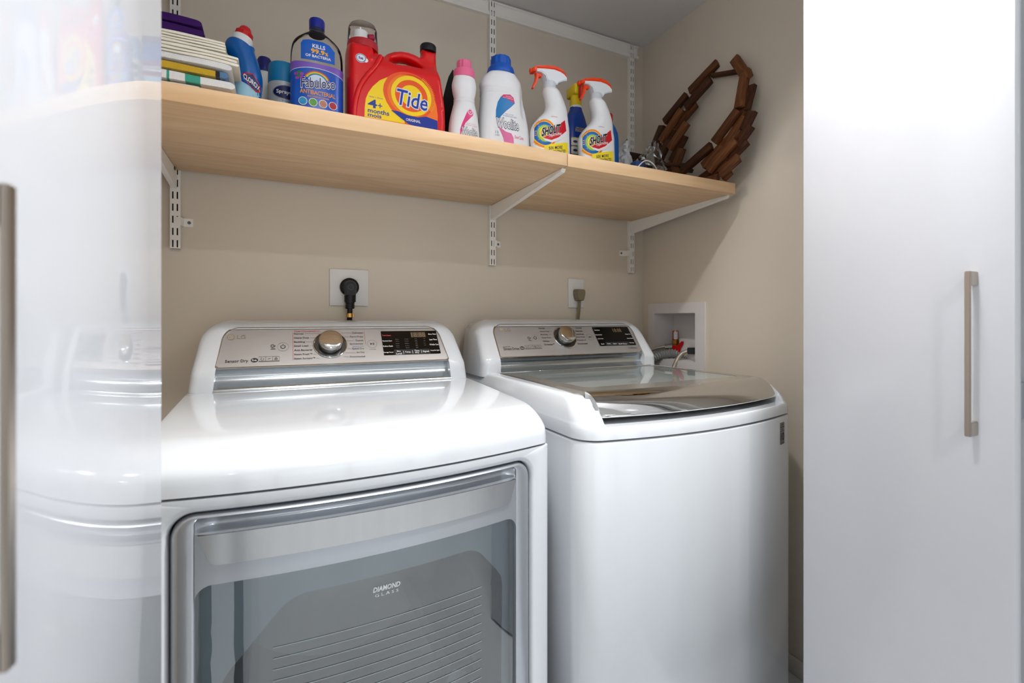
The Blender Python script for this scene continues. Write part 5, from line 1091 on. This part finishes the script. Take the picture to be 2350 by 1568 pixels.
t = thing('cleaner_bottle', 'blue bottle with a red cap behind the right white spray bottle', 'bottle', (0.938, 1.235, SH))
bm = body([(0, -0.034, 0.034, 0.026, 3), (0.13, -0.034, 0.034, 0.026, 3), (0.165, -0.030, 0.030, 0.024, 2.5), (0.19, -0.016, 0.016, 0.016, 2)]); obj('bottle', bm, P('bottle_azure', (24, 96, 180), 0.25), t, local=True)
bm = B(); lathe(bm, [(0.017, 0.188), (0.0168, 0.215), (0.014, 0.219)], 24); obj('cap', bm, P('cap_red', (196, 22, 28), 0.35), t, local=True)
t = thing('cleaner_bottle', 'bottle with a broad red top behind the left white spray bottle', 'bottle', (0.826, 1.355, SH))
bm = body([(0, -0.04, 0.04, 0.03, 3), (0.13, -0.04, 0.04, 0.03, 3), (0.18, -0.034, 0.034, 0.026, 2.6), (0.2, -0.026, 0.026, 0.022, 2.2)]); obj('bottle', bm, P('bottle_crimson', (170, 20, 30), 0.3), t, local=True)
bm = B(); box(bm, -0.030, 0.032, -0.02, 0.02, 0.198, 0.250, bev=0.006, seg=3); obj('cap', bm, P('cap_red', (196, 22, 28), 0.35), t, local=True)
t = thing('dark_jar', 'small dark jar behind the gap between the two white wash bottles', 'jar', (0.556, 1.392, SH))
bm = B(); lathe(bm, [(0.026, 0), (0.028, 0.004), (0.028, 0.12), (0.024, 0.128)], 28); obj('jar', bm, P('jar_dark', (56, 30, 34), 0.3), t, local=True)
bm = B(); lathe(bm, [(0.026, 0.127), (0.026, 0.148), (0.023, 0.150)], 28); obj('lid', bm, M_black, t, local=True)

# ------------------------------------------------------------------ folding wooden basket of short slats leaning on the right wall
SL = [
  ((1.3513, 1.1734, 0.874), (1.3403, 1.2779, 0.8239)), ((1.3216, 1.1755, 0.8116), (1.3093, 1.2674, 0.7558)), ((1.3379, 1.2976, 0.8129), (1.3243, 1.3876, 0.7512)),
  ((1.3254, 1.2423, 0.7563), (1.3132, 1.3235, 0.7008)), ((1.3085, 1.2911, 0.7519), (1.2898, 1.3701, 0.6669)), ((1.3209, 1.4004, 0.7355), (1.3061, 1.4264, 0.6683)),
  ((1.2942, 1.2528, 0.6868), (1.2793, 1.3171, 0.6193)), ((1.3017, 1.2697, 0.6482), (1.2853, 1.313, 0.5738)), ((1.3111, 1.329, 0.6909), (1.2923, 1.3836, 0.6055)),
  ((1.2739, 1.2546, 0.5949), (1.2651, 1.2775, 0.5349)), ((1.2867, 1.3299, 0.653), (1.2725, 1.3625, 0.5885)), ((1.3047, 1.4081, 0.6622), (1.2884, 1.3795, 0.5681)),
  ((1.346, 1.0963, 0.8495), (1.3307, 1.0492, 0.7804)), ((1.3115, 1.0304, 0.7658), (1.2883, 1.0324, 0.6602)), ((1.3172, 1.0128, 0.7189), (1.3011, 1.0222, 0.6458)),
  ((1.285, 1.0372, 0.6453), (1.2691, 1.1081, 0.5728)), ((1.3119, 1.027, 0.6949), (1.2926, 1.0434, 0.607)), ((1.2908, 0.9893, 0.626), (1.2803, 1.0096, 0.5785)),
  ((1.2959, 1.0218, 0.6222), (1.2797, 1.079, 0.5484)), ((1.2807, 0.9886, 0.5804), (1.2708, 1.0257, 0.5351)), ((1.2665, 1.1244, 0.5609), (1.2553, 1.2339, 0.5103)),
  ((1.286, 1.0531, 0.5768), (1.2711, 1.154, 0.5093)), ((1.2629, 1.0268, 0.5448), (1.2489, 1.1129, 0.481)), ((1.2775, 1.0, 0.5383), (1.2695, 1.0511, 0.5022)),
  ((1.2713, 1.0661, 0.5102), (1.2664, 1.1285, 0.4578)), ((1.2491, 1.0046, 0.4861), (1.2428, 1.0634, 0.4535)), ((1.268, 1.0614, 0.4953), (1.2673, 1.1679, 0.4620)),
  ((1.2595, 1.0428, 0.4605), (1.257, 1.0677, 0.4451)), ((1.2668, 1.0879, 0.4797), (1.2676, 1.1859, 0.4435)), ((1.3427, 1.1811, 0.8347), (1.3345, 1.0732, 0.7972)),
  ((1.2672, 1.3409, 0.5643), (1.2591, 1.2235, 0.5276)), ((1.2809, 1.3448, 0.554), (1.2708, 1.2116, 0.508)), ((1.3125, 1.0293, 0.7704), (1.3068, 1.0175, 0.7444)),
  ((1.2851, 1.365, 0.575), (1.262, 1.330, 0.440)), ((1.2651, 1.2775, 0.54), (1.255, 1.22, 0.440)), ((1.275, 1.32, 0.56), (1.262, 1.27, 0.440)), ((1.255, 1.20, 0.4405), (1.257, 1.34, 0.4405)), ((1.2560, 1.09, 0.4385), (1.2560, 1.22, 0.4385))]
t = thing('wooden_basket', 'dark stained wooden slat basket propped open against the right wall', 'basket', (1.27, 1.18, SH))
wds = [wood('stained_slat_%d' % i, c1, c2, 0.6, (9, 9, 1.2), dist=1.0) for i, (c1, c2) in enumerate([((120, 74, 42), (66, 36, 18)), ((142, 90, 52), (84, 48, 26)), ((92, 54, 30), (48, 26, 14))])]
BS = random.Random(3)
for i, (a, b) in enumerate(SL):
    A, Bv = Vector(a), Vector(b); d = (Bv - A); ln = d.length; d.normalize(); nx_ = Vector((1, 0, -0.22)).normalized(); nx_ = (nx_ - d * nx_.dot(d)).normalized(); wv = d.cross(nx_)
    hw = 0.0155 if i not in (29, 30, 31) else 0.0065
    bm = B(); box(bm, -0.0078, 0.0078, -hw, hw, -ln * 0.54, ln * 0.54, bev=0.002)
    Mx = Matrix((( nx_.x, wv.x, d.x), (nx_.y, wv.y, d.y), (nx_.z, wv.z, d.z))); mid = (A + Bv) / 2
    lowz = mid.z - abs(d.z) * ln * 0.54 - abs(wv.z) * hw - abs(nx_.z) * 0.0078
    if lowz < SH + 0.001: mid.z += SH + 0.001 - lowz
    me_mid = mid + Vector((0, 0, CZ)) - t.location
    if (Mx.determinant() < 0): bmesh.ops.reverse_faces(bm, faces=bm.faces)
    o = obj('slat', bm, wds[2] if i in (29, 30, 31) else wds[BS.randrange(3)], t, smooth=30, local=True)
    o.matrix_local = Matrix.Translation(me_mid) @ Mx.to_4x4()
# ------------------------------------------------------------------ odds and ends beside the basket
def crumple(loops_fn, seed, amp, n=26, k=12):
    rnd = random.Random(seed); bm = B(); L = []
    for j in range(k + 1): L.append([tuple(Vector(loops_fn(i / n, j / k)) + Vector((rnd.uniform(-amp, amp), rnd.uniform(-amp, amp), rnd.uniform(-amp, amp)))) for i in range(n)])
    loft(bm, L)
    for v in bm.verts: v.co.z = max(v.co.z, 0.0008)
    return bm
t = thing('plastic_bag', 'crumpled clear plastic bag with small blue and black items near the shelf edge', 'bag', (0.985, 1.128, SH))
bm = crumple(lambda u, v: ((0.084 * (1 - 0.75 * max(0, v - 0.35)) * math.cos(6.283 * u) * (1 - 0.35 * v) + 0.030 * v, 0.045 * math.sin(6.283 * u) * (1 - 0.8 * v), 0.002 + 0.106 * v * (0.75 + 0.35 * math.cos(6.283 * u - 0.4)))), 5, 0.0045)
obj('film', bm, glassy('bag_film', (0.90, 0.91, 0.92), 1.32, 0.16), t, smooth=0, local=True)
bm = B(); box(bm, -0.040, -0.005, -0.022, 0.012, 0.002, 0.040, bev=0.008, seg=3); obj('blue_pouch', bm, mat('pouch_blue', (44, 66, 120), 0.6, var=0.4, vscale=60), t, local=True)
bm = B(); box(bm, -0.004, 0.030, -0.020, 0.015, 0.002, 0.034, bev=0.009, seg=3); obj('black_pouch', bm, M_black, t, local=True)
bm = B(); tube(bm, cat([(-0.045, -0.03, 0.012), (-0.025, -0.034, 0.032), (0.0, -0.03, 0.038), (0.02, -0.032, 0.026), (0.036, -0.028, 0.008)], 6), 0.0016, 8); obj('cable', bm, c_white, t, local=True)
bm = crumple(lambda u, v: (0.062 + 0.030 * math.cos(6.283 * u) * (0.45 + 0.9 * abs(v - 0.35)), 0.016 * math.sin(6.283 * u), 0.002 + 0.034 * v), 9, 0.004, 20, 7); obj('bag_tail', bm, glassy('bag_film', (0.9, 0.9, 0.9), 1.5), t, smooth=0, local=True)
t = thing('shopping_bag', 'small crumpled white bag behind the right spray bottle', 'bag', (1.055, 1.30, SH))
bm = crumple(lambda u, v: (0.052 * math.cos(6.283 * u) * (1 - 0.75 * v), 0.035 * math.sin(6.283 * u) * (1 - 0.7 * v), 0.002 + 0.16 * v + 0.02 * math.cos(6.283 * u) * v), 11, 0.006); obj('sheet', bm, mat('bag_white', (222, 224, 228), 0.5), t, smooth=25, local=True)
bm = B(); box(bm, -0.045, 0.01, -0.05, -0.036, 0.05, 0.062, bev=0.002); obj('strap', bm, M_black, t, local=True)
t = thing('brown_box', 'low dark brown box at the back of the shelf near the corner', 'box', (1.165, 1.45, SH))
bm = B(); box(bm, -0.085, 0.075, -0.05, 0.05, 0.0, 0.165, bev=0.003); obj('carton', bm, mat('box_brown', (72, 44, 32), 0.6), t, local=True)
bm = B(); box(bm, -0.087, 0.077, -0.052, 0.052, 0.165, 0.188, bev=0.003); obj('lid', bm, mat('box_brown_lid', (58, 36, 28), 0.6), t, local=True)
obj('hinge', bx(0.928, 0.9445, 0.2905, 0.2965, -0.138, -0.088, bev=0.001), mat('hinge_grey', (150, 154, 160), 0.35, 0.6), d3)
